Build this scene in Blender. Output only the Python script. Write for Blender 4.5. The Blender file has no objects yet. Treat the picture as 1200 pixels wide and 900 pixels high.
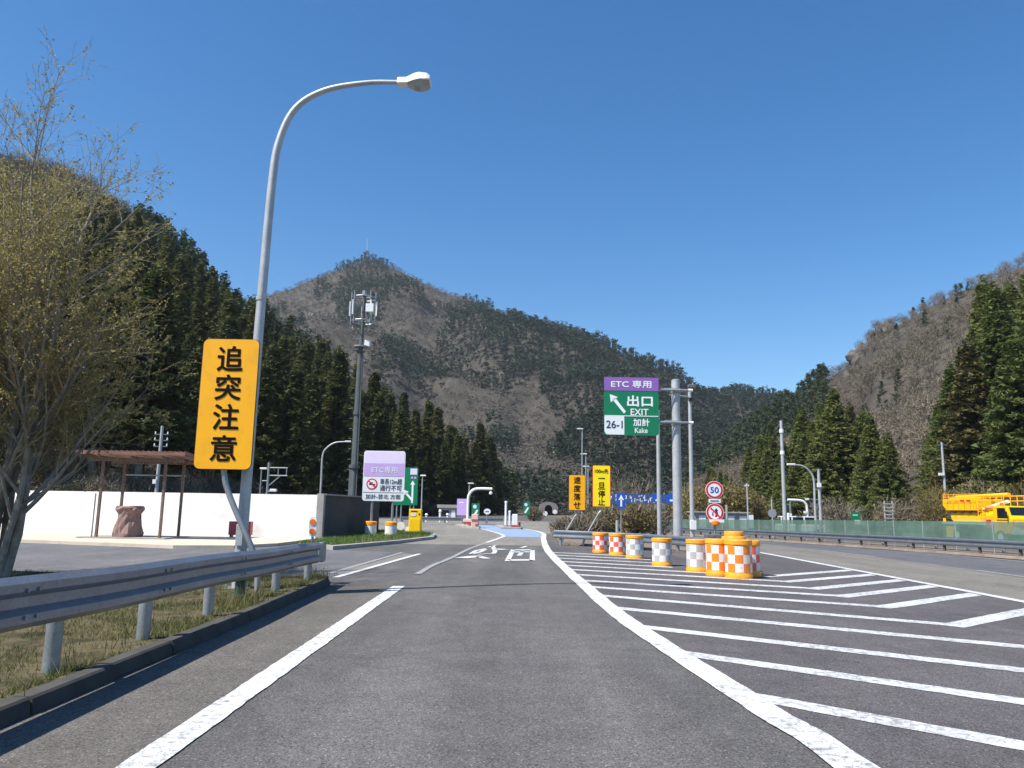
import bpy, bmesh, math, random
import numpy as np
from mathutils import Matrix, Vector
from mathutils.noise import noise as noise_
R = math.radians
sc = bpy.context.scene
col = sc.collection
random.seed(7); rng = np.random.default_rng(7)

# ------------------------------------------------------------------ camera, sky, sun, exposure
cam = bpy.data.cameras.new("camera"); camo = bpy.data.objects.new("camera", cam); col.objects.link(camo)
cam.sensor_width = 36.0; cam.lens = 27.0; cam.clip_start = 0.1; cam.clip_end = 12000
PITCH, ROLL = math.atan(147 / 900), R(1.0)
camo.matrix_world = Matrix.Translation((0, 0, 1.3)) @ Matrix.Rotation(R(90) + PITCH, 4, 'X') @ Matrix.Rotation(ROLL, 4, 'Z')
sc.camera = camo
EL = R(56); SX, SY = -0.86, -0.51
world = bpy.data.worlds.new("World"); sc.world = world; world.use_nodes = True
wn = world.node_tree.nodes; wl = world.node_tree.links
bg = wn["Background"]; sky = wn.new("ShaderNodeTexSky"); sky.sky_type = 'NISHITA'; sky.sun_disc = False
sky.sun_elevation = EL; sky.sun_rotation = math.atan2(SX, SY); sky.altitude = 300; sky.air_density = 1.0; sky.dust_density = 0.3; sky.ozone_density = 2.5
hsv = wn.new("ShaderNodeHueSaturation"); hsv.inputs["Saturation"].default_value = 1.35
wl.new(sky.outputs[0], hsv.inputs["Color"]); wl.new(hsv.outputs[0], bg.inputs[0]); bg.inputs[1].default_value = 0.103
sun = bpy.data.lights.new("sun", 'SUN'); sun.energy = 5.0; sun.angle = R(0.53); sun.color = (1.0, 0.95, 0.87)
suno = bpy.data.objects.new("sun", sun); col.objects.link(suno)
sd = Vector((SX * math.cos(EL), SY * math.cos(EL), math.sin(EL)))
suno.rotation_euler = sd.to_track_quat('Z', 'Y').to_euler(); suno.location = sd * 60
sc.view_settings.view_transform = 'Standard'; sc.view_settings.look = 'None'; sc.view_settings.gamma = 1
sc.view_settings.exposure = 0.7; sc.view_settings.use_curve_mapping = False

# ------------------------------------------------------------------ materials
M = {}
def srgb(r, g, b):
    f = lambda c: c / 12.92 if c <= 0.04045 else ((c + 0.055) / 1.055) ** 2.4
    return tuple(f(v / 255) for v in (r, g, b))
class NT:
    def __init__(s, name):
        s.m = bpy.data.materials.new(name); s.m.use_nodes = True; s.t = s.m.node_tree; s.n = s.t.nodes; s.b = s.n["Principled BSDF"]
        s.co = s.n.new("ShaderNodeTexCoord").outputs["Object"]; M[name] = s.m
    def L(s, a, b): s.t.links.new(a, b)
    def noise(s, scale, detail=4, rough=0.55, co=None, dist=0.0):
        n = s.n.new("ShaderNodeTexNoise"); n.inputs["Scale"].default_value = scale; n.inputs["Detail"].default_value = detail
        n.inputs["Roughness"].default_value = rough; n.inputs["Distortion"].default_value = dist; s.L(co or s.co, n.inputs["Vector"]); return n.outputs["Fac"]
    def ramp(s, fac, stops):
        r = s.n.new("ShaderNodeValToRGB"); e = r.color_ramp.elements
        while len(e) < len(stops): e.new(0.5)
        for k, (p, c) in enumerate(stops):
            e[k].position = p; e[k].color = (*c, 1) if not isinstance(c, (int, float)) else (c, c, c, 1)
        s.L(fac, r.inputs[0]); return r.outputs[0]
    def mix(s, fac, a, b, mode='MIX'):
        x = s.n.new("ShaderNodeMix"); x.data_type = 'RGBA'; x.blend_type = mode
        for v, i in ((fac, 0), (a, 6), (b, 7)):
            if isinstance(v, (int, float)): x.inputs[i].default_value = v if i == 0 else (v, v, v, 1)
            elif isinstance(v, tuple): x.inputs[i].default_value = (*v, 1)
            else: s.L(v, x.inputs[i])
        return x.outputs[2]
    def math(s, op, a, b=0.0, clamp=False):
        x = s.n.new("ShaderNodeMath"); x.operation = op; x.use_clamp = clamp
        for v, i in ((a, 0), (b, 1)):
            if isinstance(v, (int, float)): x.inputs[i].default_value = v
            else: s.L(v, x.inputs[i])
        return x.outputs[0]
    def bump(s, h, strength=0.3, dist=0.01):
        b = s.n.new("ShaderNodeBump"); b.inputs["Strength"].default_value = strength; b.inputs["Distance"].default_value = dist
        s.L(h, b.inputs["Height"]); s.L(b.outputs[0], s.b.inputs["Normal"])
    def base(s, c): s.L(c, s.b.inputs["Base Color"])
    def set(s, rough=0.6, metal=0.0, spec=0.5):
        s.b.inputs["Roughness"].default_value = rough; s.b.inputs["Metallic"].default_value = metal; s.b.inputs["Specular IOR Level"].default_value = spec; return s
def paint(name, rgb, rough=0.5, metal=0.0, var=0.18, scale=3.0, dirt=None, dirt_amt=0.35):
    t = NT(name); t.set(rough, metal)
    a = tuple(c * (1 - var) for c in rgb); b = tuple(min(1, c * (1 + var * 0.6)) for c in rgb)
    c = t.ramp(t.noise(scale, 5), [(0.3, a), (0.7, b)])
    if dirt: c = t.mix(t.math('MULTIPLY', t.ramp(t.noise(scale * 2.3, 6, 0.7), [(0.5, 0.0), (0.72, 1.0)]), dirt_amt), c, dirt)
    t.base(c); t.bump(t.noise(scale * 25, 3), 0.08, 0.004); return t.m
def asphalt(name, dark, light, tint=None, tracks=False):
    t = NT(name); t.set(0.85, 0, 0.25)
    v = t.n.new("ShaderNodeTexVoronoi"); v.inputs["Scale"].default_value = 110; t.L(t.co, v.inputs["Vector"])
    grain = t.ramp(v.outputs["Color"], [(0.05, 0.35), (0.45, 0.9), (0.8, 1.1), (1.0, 2.4)])
    fine = t.ramp(t.noise(240, 2), [(0.3, 0.75), (0.7, 1.25)])
    big = t.ramp(t.noise(0.35, 6, 0.65, dist=0.6), [(0.25, dark), (0.75, light)])
    mp = t.n.new("ShaderNodeMapping"); mp.inputs["Scale"].default_value = (1.6, 0.13, 1); t.L(t.co, mp.inputs[0])
    med = t.mix(1.0, t.ramp(t.noise(2.6, 6, 0.7), [(0.3, 0.84), (0.7, 1.14)]), t.ramp(t.noise(1.0, 6, 0.65, co=mp.outputs[0]), [(0.3, 0.84), (0.7, 1.16)]), 'MULTIPLY')
    c = t.mix(1.0, big, grain, 'MULTIPLY'); c = t.mix(1.0, c, fine, 'MULTIPLY'); c = t.mix(1.0, c, med, 'MULTIPLY')
    if tracks:
        sp = t.n.new("ShaderNodeSeparateXYZ"); t.L(t.co, sp.inputs[0])
        ax = t.math('ABSOLUTE', t.math('ADD', sp.outputs[0], 0.1)); d = t.math('ABSOLUTE', t.math('SUBTRACT', ax, 0.78))
        w = t.math('SUBTRACT', 1.0, t.math('DIVIDE', d, 0.5), True)
        c = t.mix(t.math('MULTIPLY', w, t.noise(0.8, 4)), c, t.mix(1.0, c, (1.35, 1.33, 1.3), 'MULTIPLY'))
    # long cracks
    cr = t.n.new("ShaderNodeTexVoronoi"); cr.feature = 'DISTANCE_TO_EDGE'; cr.inputs["Scale"].default_value = 0.22; 
    nn = t.n.new("ShaderNodeTexNoise"); nn.inputs["Scale"].default_value = 1.4; nn.inputs["Detail"].default_value = 5; t.L(t.co, nn.inputs["Vector"])
    va = t.n.new("ShaderNodeVectorMath"); va.operation = 'ADD'; t.L(t.co, va.inputs[0]); t.L(nn.outputs["Color"], va.inputs[1]); t.L(va.outputs[0], cr.inputs["Vector"])
    crack = t.ramp(cr.outputs["Distance"], [(0.0, 1.0), (0.0035, 0.0)])
    c = t.mix(t.math('MULTIPLY', crack, 0.28), c, (0.012, 0.012, 0.013))
    t.base(c); t.bump(v.outputs["Distance"], 0.5, 0.004); return t.m
asphalt("asphalt", srgb(84, 82, 82), srgb(101, 99, 98), tracks=True)
asphalt("asphalt_gore", srgb(80, 77, 79), srgb(99, 95, 95))
asphalt("asphalt_shoulder", srgb(88, 85, 81), srgb(105, 101, 96))
asphalt("asphalt_lane", srgb(110, 107, 100), srgb(126, 122, 114))
asphalt("asphalt_passing", srgb(90, 90, 93), srgb(104, 104, 106))
asphalt("asphalt_lot", srgb(97, 96, 98), srgb(114, 113, 114))
asphalt("concrete_road", srgb(118, 115, 108), srgb(138, 134, 126))
def road_paint(name, rgb, wear0, wear1, under=(0.09, 0.09, 0.092)):
    t = NT(name); t.set(0.7, 0, 0.3)
    v = t.n.new("ShaderNodeTexVoronoi"); v.feature = 'DISTANCE_TO_EDGE'; v.inputs["Scale"].default_value = 13
    nn = t.n.new("ShaderNodeTexNoise"); nn.inputs["Scale"].default_value = 9; nn.inputs["Detail"].default_value = 4; t.L(t.co, nn.inputs["Vector"])
    va = t.n.new("ShaderNodeVectorMath"); va.operation = 'MULTIPLY_ADD'; t.L(nn.outputs["Color"], va.inputs[0]); va.inputs[1].default_value = (.07, .07, .07); t.L(t.co, va.inputs[2]); t.L(va.outputs[0], v.inputs["Vector"])
    crack = t.math('MULTIPLY', t.ramp(v.outputs["Distance"], [(0.0, 0.75), (0.03, 0.5), (0.06, 0.0)]), t.ramp(t.noise(0.9, 5), [(0.33, 0.2), (0.52, 1.0)]))
    w = t.ramp(t.noise(14, 8, 0.75), [(wear0, 0.0), (wear1, 0.9)])
    w = t.math('MULTIPLY', w, t.ramp(t.noise(0.7, 5, 0.65), [(0.35, 0.3), (0.6, 1.0)]))
    f = t.math('MAXIMUM', crack, w)
    g = t.ramp(t.noise(160, 2), [(0.3, tuple(c * 0.86 for c in rgb)), (0.7, rgb)])
    t.base(t.mix(f, g, under)); t.bump(t.noise(150, 2), 0.3, 0.003); return t.m
road_paint("line_white", (0.72, 0.73, 0.73), 0.44, 0.63)
road_paint("stripe_white", (0.66, 0.67, 0.67), 0.42, 0.6)
road_paint("line_faded", (0.36, 0.36, 0.36), 0.45, 0.62)
road_paint("char_white", (0.66, 0.67, 0.67), 0.52, 0.68)
road_paint("lane_blue", srgb(136, 162, 200), 0.4, 0.7, (0.22, 0.23, 0.25))
# metals and paints
def galv(name, rgb, rough, metal, rust=0.0):
    t = NT(name); t.set(rough, metal)
    v = t.n.new("ShaderNodeTexVoronoi"); v.inputs["Scale"].default_value = 60; t.L(t.co, v.inputs["Vector"])
    bw = t.n.new("ShaderNodeRGBToBW"); t.L(v.outputs["Color"], bw.inputs[0]); c = t.mix(0.25, tuple(rgb), t.mix(1.0, tuple(rgb), bw.outputs[0], 'MULTIPLY'))
    c = t.mix(1.0, c, t.ramp(t.noise(2.5, 6, 0.65), [(0.3, 0.78), (0.7, 1.1)]), 'MULTIPLY')
    if rust: c = t.mix(t.math('MULTIPLY', t.ramp(t.noise(4.5, 8, 0.72), [(0.6, 0.0), (0.72, 1.0)]), rust), c, srgb(110, 70, 48))
    t.base(c); t.bump(t.noise(30, 4), 0.06, 0.003); return t.m
galv("galvanised", (0.33, 0.35, 0.37), 0.45, 0.4, 0.15)
galv("rail_steel", (0.27, 0.3, 0.34), 0.38, 0.6, 0.5)
galv("pole_steel", (0.5, 0.51, 0.52), 0.5, 0.25, 0.08)
galv("dark_steel", (0.17, 0.18, 0.185), 0.55, 0.3, 0.3)
galv("tower_steel", (0.11, 0.125, 0.125), 0.6, 0.2, 0.1)
galv("dark_brown_metal", (0.1, 0.085, 0.075), 0.8, 0.1, 0.5)  # dark brown tone with rust-coloured patches
paint("white_metal", (0.76, 0.76, 0.74), 0.4, var=0.06)
paint("glass_lens", (0.35, 0.34, 0.32), 0.2)
paint("sign_amber", srgb(255, 178, 0), 0.4, var=0.07, scale=1.6, dirt=(0.38, 0.21, 0.02), dirt_amt=0.3)
paint("sign_yellow", srgb(250, 222, 10), 0.4, var=0.05)
paint("sign_edge", (0.05, 0.045, 0.04), 0.6)
paint("sign_back", (0.34, 0.35, 0.36), 0.5, 0.3)
paint("letter_dark", (0.014, 0.008, 0.006), 0.9, var=0.1)
M["letter_dark"].node_tree.nodes["Principled BSDF"].inputs["Specular IOR Level"].default_value = 0.1
paint("letter_white", (0.82, 0.83, 0.83), 0.45, var=0.03)
paint("letter_navy", srgb(20, 50, 80), 0.5, var=0.05)
paint("letter_grey", srgb(78, 84, 92), 0.5, var=0.05)
paint("sign_green", srgb(0, 118, 78), 0.4, var=0.06)
paint("sign_purple", srgb(138, 96, 172), 0.4, var=0.06)
paint("sign_lilac", srgb(196, 164, 218), 0.4, var=0.04)
paint("sign_pale", srgb(226, 212, 236), 0.4, var=0.03)
paint("sign_white", (0.78, 0.79, 0.8), 0.4, var=0.03)
paint("board_blue", srgb(56, 80, 132), 0.5, var=0.2, scale=2.5, dirt=(0.1, 0.11, 0.14))
paint("sign_blue", srgb(20, 84, 180), 0.4, var=0.06)
paint("sign_red", srgb(205, 30, 48), 0.4, var=0.05)
paint("drum_orange", srgb(244, 160, 34), 0.45, var=0.07, scale=6, dirt=(0.25, 0.13, 0.05), dirt_amt=0.5)
paint("drum_white", (0.76, 0.75, 0.74), 0.5, var=0.06, scale=8, dirt=(0.36, 0.31, 0.26), dirt_amt=0.6)
paint("drum_red", srgb(245, 98, 70), 0.45, var=0.08)
paint("drum_coral", srgb(244, 130, 40), 0.45, var=0.08)
paint("drum_grey", (0.42, 0.41, 0.41), 0.5, var=0.1)
paint("lamp_orange", srgb(245, 120, 20), 0.3)
paint("truck_yellow", srgb(252, 184, 6), 0.35, var=0.06)
paint("machine_yellow", srgb(255, 205, 0), 0.45, var=0.06)
paint("rubber", (0.02, 0.02, 0.02), 0.85)
paint("window_dark", (0.012, 0.016, 0.02), 0.12, var=0.02)
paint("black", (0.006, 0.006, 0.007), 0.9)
paint("tunnel_concrete", (0.22, 0.21, 0.2), 0.9)
paint("concrete", (0.33, 0.32, 0.295), 0.9, var=0.2, scale=1.5, dirt=(0.14, 0.12, 0.1))
paint("pavement_beige", srgb(196, 182, 162), 0.9, var=0.12, scale=1.2, dirt=(0.24, 0.2, 0.16))
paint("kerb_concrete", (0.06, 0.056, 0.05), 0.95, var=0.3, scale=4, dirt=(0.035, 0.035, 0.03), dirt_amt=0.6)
paint("wall_white", (0.8, 0.8, 0.78), 0.8, var=0.06, scale=0.8, dirt=(0.42, 0.4, 0.36), dirt_amt=0.4)
paint("wall_shade_tone", (0.06, 0.058, 0.058), 0.9, var=0.25, scale=1.4, dirt=(0.025, 0.025, 0.025))  # base colour darkened to put in the shade of the side facing from the sun
paint("roof_rust", srgb(128, 92, 80), 0.8, var=0.25, scale=4, dirt=(0.1, 0.05, 0.04))
paint("post_brown", srgb(108, 86, 74), 0.8, var=0.25, scale=6, dirt=(0.45, 0.42, 0.4), dirt_amt=0.5)
paint("tarp_brown", srgb(134, 108, 100), 0.7, var=0.15, scale=5, dirt=(0.16, 0.09, 0.08))
paint("red_paint", srgb(170, 62, 74), 0.45, var=0.1)
paint("pink_barrier", srgb(205, 172, 160), 0.7, var=0.12)
paint("red_block", srgb(160, 78, 62), 0.7, var=0.15)
paint("shed_grey", (0.3, 0.29, 0.28), 0.8)
paint("green_pipe", srgb(40, 66, 60), 0.6)
paint("bark_pale", (0.2, 0.175, 0.145), 0.95, var=0.35, scale=5)
paint("bark_dark", (0.11, 0.09, 0.07), 0.95, var=0.35, scale=4)
paint("bark_bud", (0.27, 0.235, 0.19), 0.95, var=0.45, scale=7)
paint("twig_pale", (0.3, 0.235, 0.14), 0.9, var=0.3, scale=3)
def soil(name, stops, scale, bump=0.5, extra=None):
    t = NT(name); t.set(0.95, 0, 0.15)
    c = t.ramp(t.noise(scale, 8, 0.68, dist=0.4), stops)
    c = t.mix(1.0, c, t.ramp(t.noise(scale * 14, 5, 0.7), [(0.3, 0.68), (0.7, 1.25)]), 'MULTIPLY')
    t.base(c); t.bump(t.noise(scale * 20, 6, 0.7), bump, 0.03); return t.m
soil("ground_dry", [(0.3, (0.085, 0.08, 0.045)), (0.5, (0.14, 0.12, 0.075)), (0.7, (0.2, 0.165, 0.11))], 0.3)
soil("verge_soil", [(0.3, (0.03, 0.027, 0.017)), (0.46, (0.075, 0.066, 0.036)), (0.58, (0.15, 0.122, 0.072)), (0.72, (0.085, 0.088, 0.03))], 1.9, 0.9)
soil("island_soil", [(0.3, (0.12, 0.1, 0.08)), (0.7, (0.26, 0.21, 0.17))], 1.2)
soil("forest_floor", [(0.3, (0.04, 0.036, 0.03)), (0.55, (0.072, 0.063, 0.051)), (0.75, (0.105, 0.091, 0.073))], 0.05)
soil("rock", [(0.3, (0.06, 0.055, 0.048)), (0.55, (0.13, 0.117, 0.1)), (0.8, (0.23, 0.2, 0.17))], 0.5, 0.9)
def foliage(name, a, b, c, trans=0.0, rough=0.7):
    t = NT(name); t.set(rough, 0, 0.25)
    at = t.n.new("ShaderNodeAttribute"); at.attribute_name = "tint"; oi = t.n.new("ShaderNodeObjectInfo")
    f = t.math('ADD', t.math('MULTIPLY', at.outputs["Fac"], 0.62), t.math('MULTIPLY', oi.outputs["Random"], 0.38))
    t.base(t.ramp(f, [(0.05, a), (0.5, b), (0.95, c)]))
    if trans:
        tr = t.n.new("ShaderNodeBsdfTranslucent"); t.L(t.b.inputs["Base Color"].links[0].from_socket, tr.inputs[0])
        mx = t.n.new("ShaderNodeMixShader"); mx.inputs[0].default_value = trans; t.L(t.b.outputs[0], mx.inputs[1]); t.L(tr.outputs[0], mx.inputs[2])
        t.L(mx.outputs[0], t.n["Material Output"].inputs["Surface"])
    return t.m
foliage("cedar", (0.034, 0.047, 0.015), (0.072, 0.088, 0.026), (0.155, 0.145, 0.046), 0.28)
foliage("cedar_bright", (0.045, 0.068, 0.017), (0.1, 0.128, 0.032), (0.19, 0.2, 0.055), 0.3)
foliage("cedar_far", (0.03, 0.045, 0.022), (0.05, 0.07, 0.03), (0.085, 0.1, 0.042), 0.2)
foliage("cedar_brown", (0.05, 0.05, 0.018), (0.1, 0.09, 0.03), (0.17, 0.14, 0.05), 0.2)
foliage("bare_twigs", (0.09, 0.076, 0.056), (0.15, 0.126, 0.092), (0.22, 0.185, 0.135))
foliage("bare_twigs_far", (0.062, 0.055, 0.047), (0.096, 0.085, 0.071), (0.15, 0.13, 0.104))
foliage("cedar_mountain", (0.02, 0.034, 0.02), (0.034, 0.05, 0.026), (0.06, 0.074, 0.034), 0.15)
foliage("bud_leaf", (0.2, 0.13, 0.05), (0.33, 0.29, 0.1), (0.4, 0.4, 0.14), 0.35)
foliage("blossom", (0.3, 0.26, 0.2), (0.45, 0.4, 0.32), (0.55, 0.5, 0.42))
foliage("olive_leaf", (0.13, 0.1, 0.035), (0.22, 0.175, 0.06), (0.28, 0.25, 0.09), 0.25)
foliage("grass_blade", (0.19, 0.155, 0.08), (0.15, 0.15, 0.05), (0.09, 0.125, 0.03), 0.2)
foliage("grass_green", (0.09, 0.13, 0.03), (0.1, 0.17, 0.035), (0.15, 0.21, 0.05), 0.2)
t = NT("fence_green"); t.set(0.5)
t.base(t.ramp(t.noise(0.8, 6, 0.7), [(0.3, srgb(76, 100, 90)), (0.7, srgb(106, 134, 120))]))
tr = t.n.new("ShaderNodeBsdfTransparent"); tr.inputs[0].default_value = (0.72, 0.85, 0.8, 1)
mx = t.n.new("ShaderNodeMixShader"); mx.inputs[0].default_value = 0.82; t.L(tr.outputs[0], mx.inputs[1]); t.L(t.b.outputs[0], mx.inputs[2]); t.L(mx.outputs[0], t.n["Material Output"].inputs["Surface"])

# ------------------------------------------------------------------ helpers
def gz(x, y):
    """the expressway falls gently away beyond the gore"""
    s = min(1, max(0, (x - 7.5) / 6.0)); s = s * s * (3 - 2 * s)
    d = max(0.0, y - 22.0); d = d * d / (d + 6.0)
    return -0.0125 * min(d, 60) * s
class MB:
    def __init__(s): s.v = []; s.f = []; s.mi = []
    def add(s, vs, fs, mi=0):
        k = len(s.v); s.v += [tuple(p) for p in vs]; s.f += [tuple(i + k for i in f) for f in fs]; s.mi += [mi] * len(fs); return s
    def box(s, c, d, rz=0.0, mi=0, taper=1.0):
        x, y, z = c; a, b, h = d[0] / 2, d[1] / 2, d[2] / 2; cz, sz = math.cos(rz), math.sin(rz); vs = []
        for k, (i, j) in enumerate(((-1, -1), (1, -1), (1, 1), (-1, 1)) * 2):
            q = -1 if k < 4 else 1; t = taper if q > 0 else 1
            u, w = i * a * t, j * b * t; vs.append((x + u * cz - w * sz, y + u * sz + w * cz, z + q * h))
        return s.add(vs, [(3, 2, 1, 0), (4, 5, 6, 7), (0, 1, 5, 4), (1, 2, 6, 5), (2, 3, 7, 6), (3, 0, 4, 7)], mi)
    def tube(s, path, rad, seg=10, mi=0, caps=True, wob=None):
        P = [Vector(p) for p in path]; n = len(P)
        if isinstance(rad, (int, float)): rad = [rad] * n
        ref = None; vs = []; fs = []
        for i in range(n):
            d = (P[min(i + 1, n - 1)] - P[max(i - 1, 0)]).normalized()
            if ref is None: ref = Vector((1, 0, 0)) if abs(d.x) < 0.9 else Vector((0, 1, 0))
            u = (ref - d * ref.dot(d)).normalized(); w = d.cross(u); ref = u
            for k in range(seg):
                a = 2 * math.pi * k / seg; r = rad[i] * (wob(i, k) if wob else 1); vs.append(P[i] + (u * math.cos(a) + w * math.sin(a)) * r)
        for i in range(n - 1):
            for k in range(seg):
                k2 = (k + 1) % seg; fs.append((i * seg + k, i * seg + k2, (i + 1) * seg + k2, (i + 1) * seg + k))
        if caps: fs += [tuple(range(seg - 1, -1, -1)), tuple(range((n - 1) * seg, n * seg))]
        return s.add(vs, fs, mi)
    def cyl(s, p, h, r, r2=None, seg=16, mi=0): return s.tube([p, (p[0], p[1], p[2] + h)], [r, r if r2 is None else r2], seg, mi)
    def plate(s, pts, y0, y1, mi=0):
        """polygon in x,z (counter-clockwise seen from -y) given depth from y0 (front) to y1"""
        n = len(pts); vs = [(x, y0, z) for x, z in pts] + [(x, y1, z) for x, z in pts]
        return s.add(vs, [tuple(range(n)), tuple(range(2 * n - 1, n - 1, -1))] + [(i + n, (i + 1) % n + n, (i + 1) % n, i) for i in range(n)], mi)
    def extrude_y(s, prof, ys, mi=0, xf=None):
        """x,z profile swept along y"""
        n = len(prof); vs = []; fs = []
        for y in ys:
            ox, oz = xf(y) if xf else (0, 0); vs += [(x + ox, y, z + oz) for x, z in prof]
        for i in range(len(ys) - 1):
            for k in range(n): fs.append((i * n + k, i * n + (k + 1) % n, (i + 1) * n + (k + 1) % n, (i + 1) * n + k))
        fs += [tuple(range(n)), tuple(range(len(vs) - 1, len(vs) - 1 - n, -1))]
        return s.add(vs, fs, mi)
    def build(s, name, mats, parent=None, loc=(0, 0, 0), smooth=False, bevel=0.0, rz=0.0):
        me = bpy.data.meshes.new(name); me.from_pydata(s.v, [], s.f)
        mats = mats if isinstance(mats, (list, tuple)) else [mats]
        for m in mats: me.materials.append(M[m])
        if len(mats) > 1: me.polygons.foreach_set("material_index", s.mi)
        bm = bmesh.new(); bm.from_mesh(me); bmesh.ops.recalc_face_normals(bm, faces=bm.faces); bm.to_mesh(me); bm.free()
        if smooth:
            me.polygons.foreach_set("use_smooth", [True] * len(me.polygons)); me.set_sharp_from_angle(angle=R(35))
        return link(name, me, parent, loc, rz, bevel)
def link(name, me, parent=None, loc=(0, 0, 0), rz=0.0, bevel=0.0):
    o = bpy.data.objects.new(name, me); col.objects.link(o); o.location = loc; o.rotation_euler = (0, 0, rz)
    if parent: o.parent = parent
    if bevel:
        b = o.modifiers.new("bevel", 'BEVEL'); b.width = bevel; b.segments = 2; b.limit_method = 'ANGLE'; b.angle_limit = R(40)
    return o
def tag(o, label, cat, group=None):
    o["label"] = label; o["category"] = cat
    if group: o["group"] = group
    return o
def thing(name, label, cat, loc=(0, 0, 0), rz=0.0, group=None):
    o = bpy.data.objects.new(name, None); col.objects.link(o); o.location = loc; o.rotation_euler = (0, 0, rz); o.empty_display_size = 0.2
    return tag(o, label, cat, group)
def structure(o): o["kind"] = "structure"; return o
def stuff(o): o["kind"] = "stuff"; return o
def copy_tree(o, loc, rz=None, label=None, parent=None):
    c = o.copy(); col.objects.link(c); c.parent = parent
    if loc is not None: c.location = loc
    if rz is not None: c.rotation_euler = (0, 0, rz)
    if label: c["label"] = label
    for ch in list(o.children): copy_tree(ch, None, None, None, c)
    return c
def rrect(x0, x1, z0, z1, r, seg=5):
    pts = []
    for cx, cz, a0 in ((x1 - r, z0 + r, -90), (x1 - r, z1 - r, 0), (x0 + r, z1 - r, 90), (x0 + r, z0 + r, 180)):
        for k in range(seg + 1): a = R(a0 + 90 * k / seg); pts.append((cx + r * math.cos(a), cz + r * math.sin(a)))
    return pts
def disc(cx, cz, r, n=28): return [(cx + r * math.cos(2 * math.pi * k / n), cz + r * math.sin(2 * math.pi * k / n)) for k in range(n)]
def text(body, cx, cz, w, h, y, mat, parent, bold=0.012, name="lettering"):
    """flat lettering facing -y, fitted to w x h around (cx, cz)"""
    cu = bpy.data.curves.new("lettering", 'FONT'); cu.body = body; cu.extrude = 0.0; cu.resolution_u = 4
    o = bpy.data.objects.new("tmp", cu); col.objects.link(o); bpy.context.view_layer.update()
    me = bpy.data.meshes.new_from_object(o.evaluated_get(bpy.context.evaluated_depsgraph_get())); bpy.data.objects.remove(o)
    n = len(me.vertices); a = np.zeros(n * 3); me.vertices.foreach_get("co", a); a = a.reshape(-1, 3)
    lo, hi = a.min(0), a.max(0); out = np.zeros_like(a)
    out[:, 0] = (a[:, 0] - (lo[0] + hi[0]) / 2) / (hi[0] - lo[0]) * w + cx
    out[:, 2] = (a[:, 1] - (lo[1] + hi[1]) / 2) / (hi[1] - lo[1]) * h + cz
    out[:, 1] = y; me.vertices.foreach_set("co", out.ravel()); me.materials.clear(); me.materials.append(M[mat]); me.update()
    if bold:   # heavier strokes: the glyph again, shifted a little each way
        d = bold * min(h, w) * 1.6; V0 = [tuple(v.co) for v in me.vertices]; F0 = [tuple(p.vertices) for p in me.polygons]; b = MB()
        for k, (i, j) in enumerate(((0, 0), (1, 0), (-1, 0), (0, 1), (0, -1), (.7, .7), (-.7, .7), (.7, -.7), (-.7, -.7))): b.add([(x + i * d, yy - k * 0.0004, z + j * d) for x, yy, z in V0], F0)
        me2 = bpy.data.meshes.new("lettering"); me2.from_pydata(b.v, [], b.f); me2.materials.append(M[mat]); me = me2
    return link(name, me, parent)
def np_mesh(name, V, T, mat, tint=None):
    """mesh of triangles straight from numpy"""
    me = bpy.data.meshes.new(name); V = np.asarray(V, np.float32); T = np.asarray(T, np.int32)
    me.vertices.add(len(V)); me.vertices.foreach_set("co", V.ravel()); me.loops.add(T.size); me.loops.foreach_set("vertex_index", T.ravel())
    me.polygons.add(len(T)); me.polygons.foreach_set("loop_start", np.arange(0, T.size, 3, dtype=np.int32)); me.polygons.foreach_set("loop_total", np.full(len(T), 3, np.int32))
    me.update(calc_edges=True)
    if tint is not None:
        at = me.attributes.new("tint", 'FLOAT', 'POINT'); at.data.foreach_set("value", np.asarray(tint, np.float32))
    for m in (mat if isinstance(mat, list) else [mat]): me.materials.append(M[m])
    return me
def axis(lo, hi, step): return list(np.arange(lo, hi + 1e-6, step))
def grid_sheet(xs, ys, zf, name, mat, parent=None, inside=None):
    b = MB(); nx = len(xs); vs = [(x, y, zf(x, y)) for y in ys for x in xs]
    fs = [(j * nx + i, j * nx + i + 1, (j + 1) * nx + i + 1, (j + 1) * nx + i) for j in range(len(ys) - 1) for i in range(nx - 1)]
    b.add(vs, fs); return b.build(name, mat, parent)
def flat(pts, z, name, mat, parent=None):
    return MB().add([(x, y, z + gz(x, y)) for x, y in pts], [tuple(range(len(pts)))]).build(name, mat, parent)
def solid(pts, z0, z1, name, mat, parent=None):
    n = len(pts); b = MB(); b.add([(x, y, z0) for x, y in pts] + [(x, y, z1) for x, y in pts], [tuple(range(n)), tuple(range(n, 2 * n))] + [(i, (i + 1) % n, (i + 1) % n + n, i + n) for i in range(n)])
    return b.build(name, mat, parent)
def smooth_path(pts, n=8):
    out = []; P = [np.array(p, float) for p in pts]; P = [2 * P[0] - P[1]] + P + [2 * P[-1] - P[-2]]
    for i in range(1, len(P) - 2):
        for k in range(n):
            t = k / n; a, b, c, d = P[i - 1:i + 3]
            out.append(0.5 * ((2 * b) + (c - a) * t + (2 * a - 5 * b + 4 * c - d) * t * t + (3 * b - a - 3 * c + d) * t ** 3))
    out.append(P[-2]); return [tuple(float(v) for v in p) for p in out]
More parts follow.
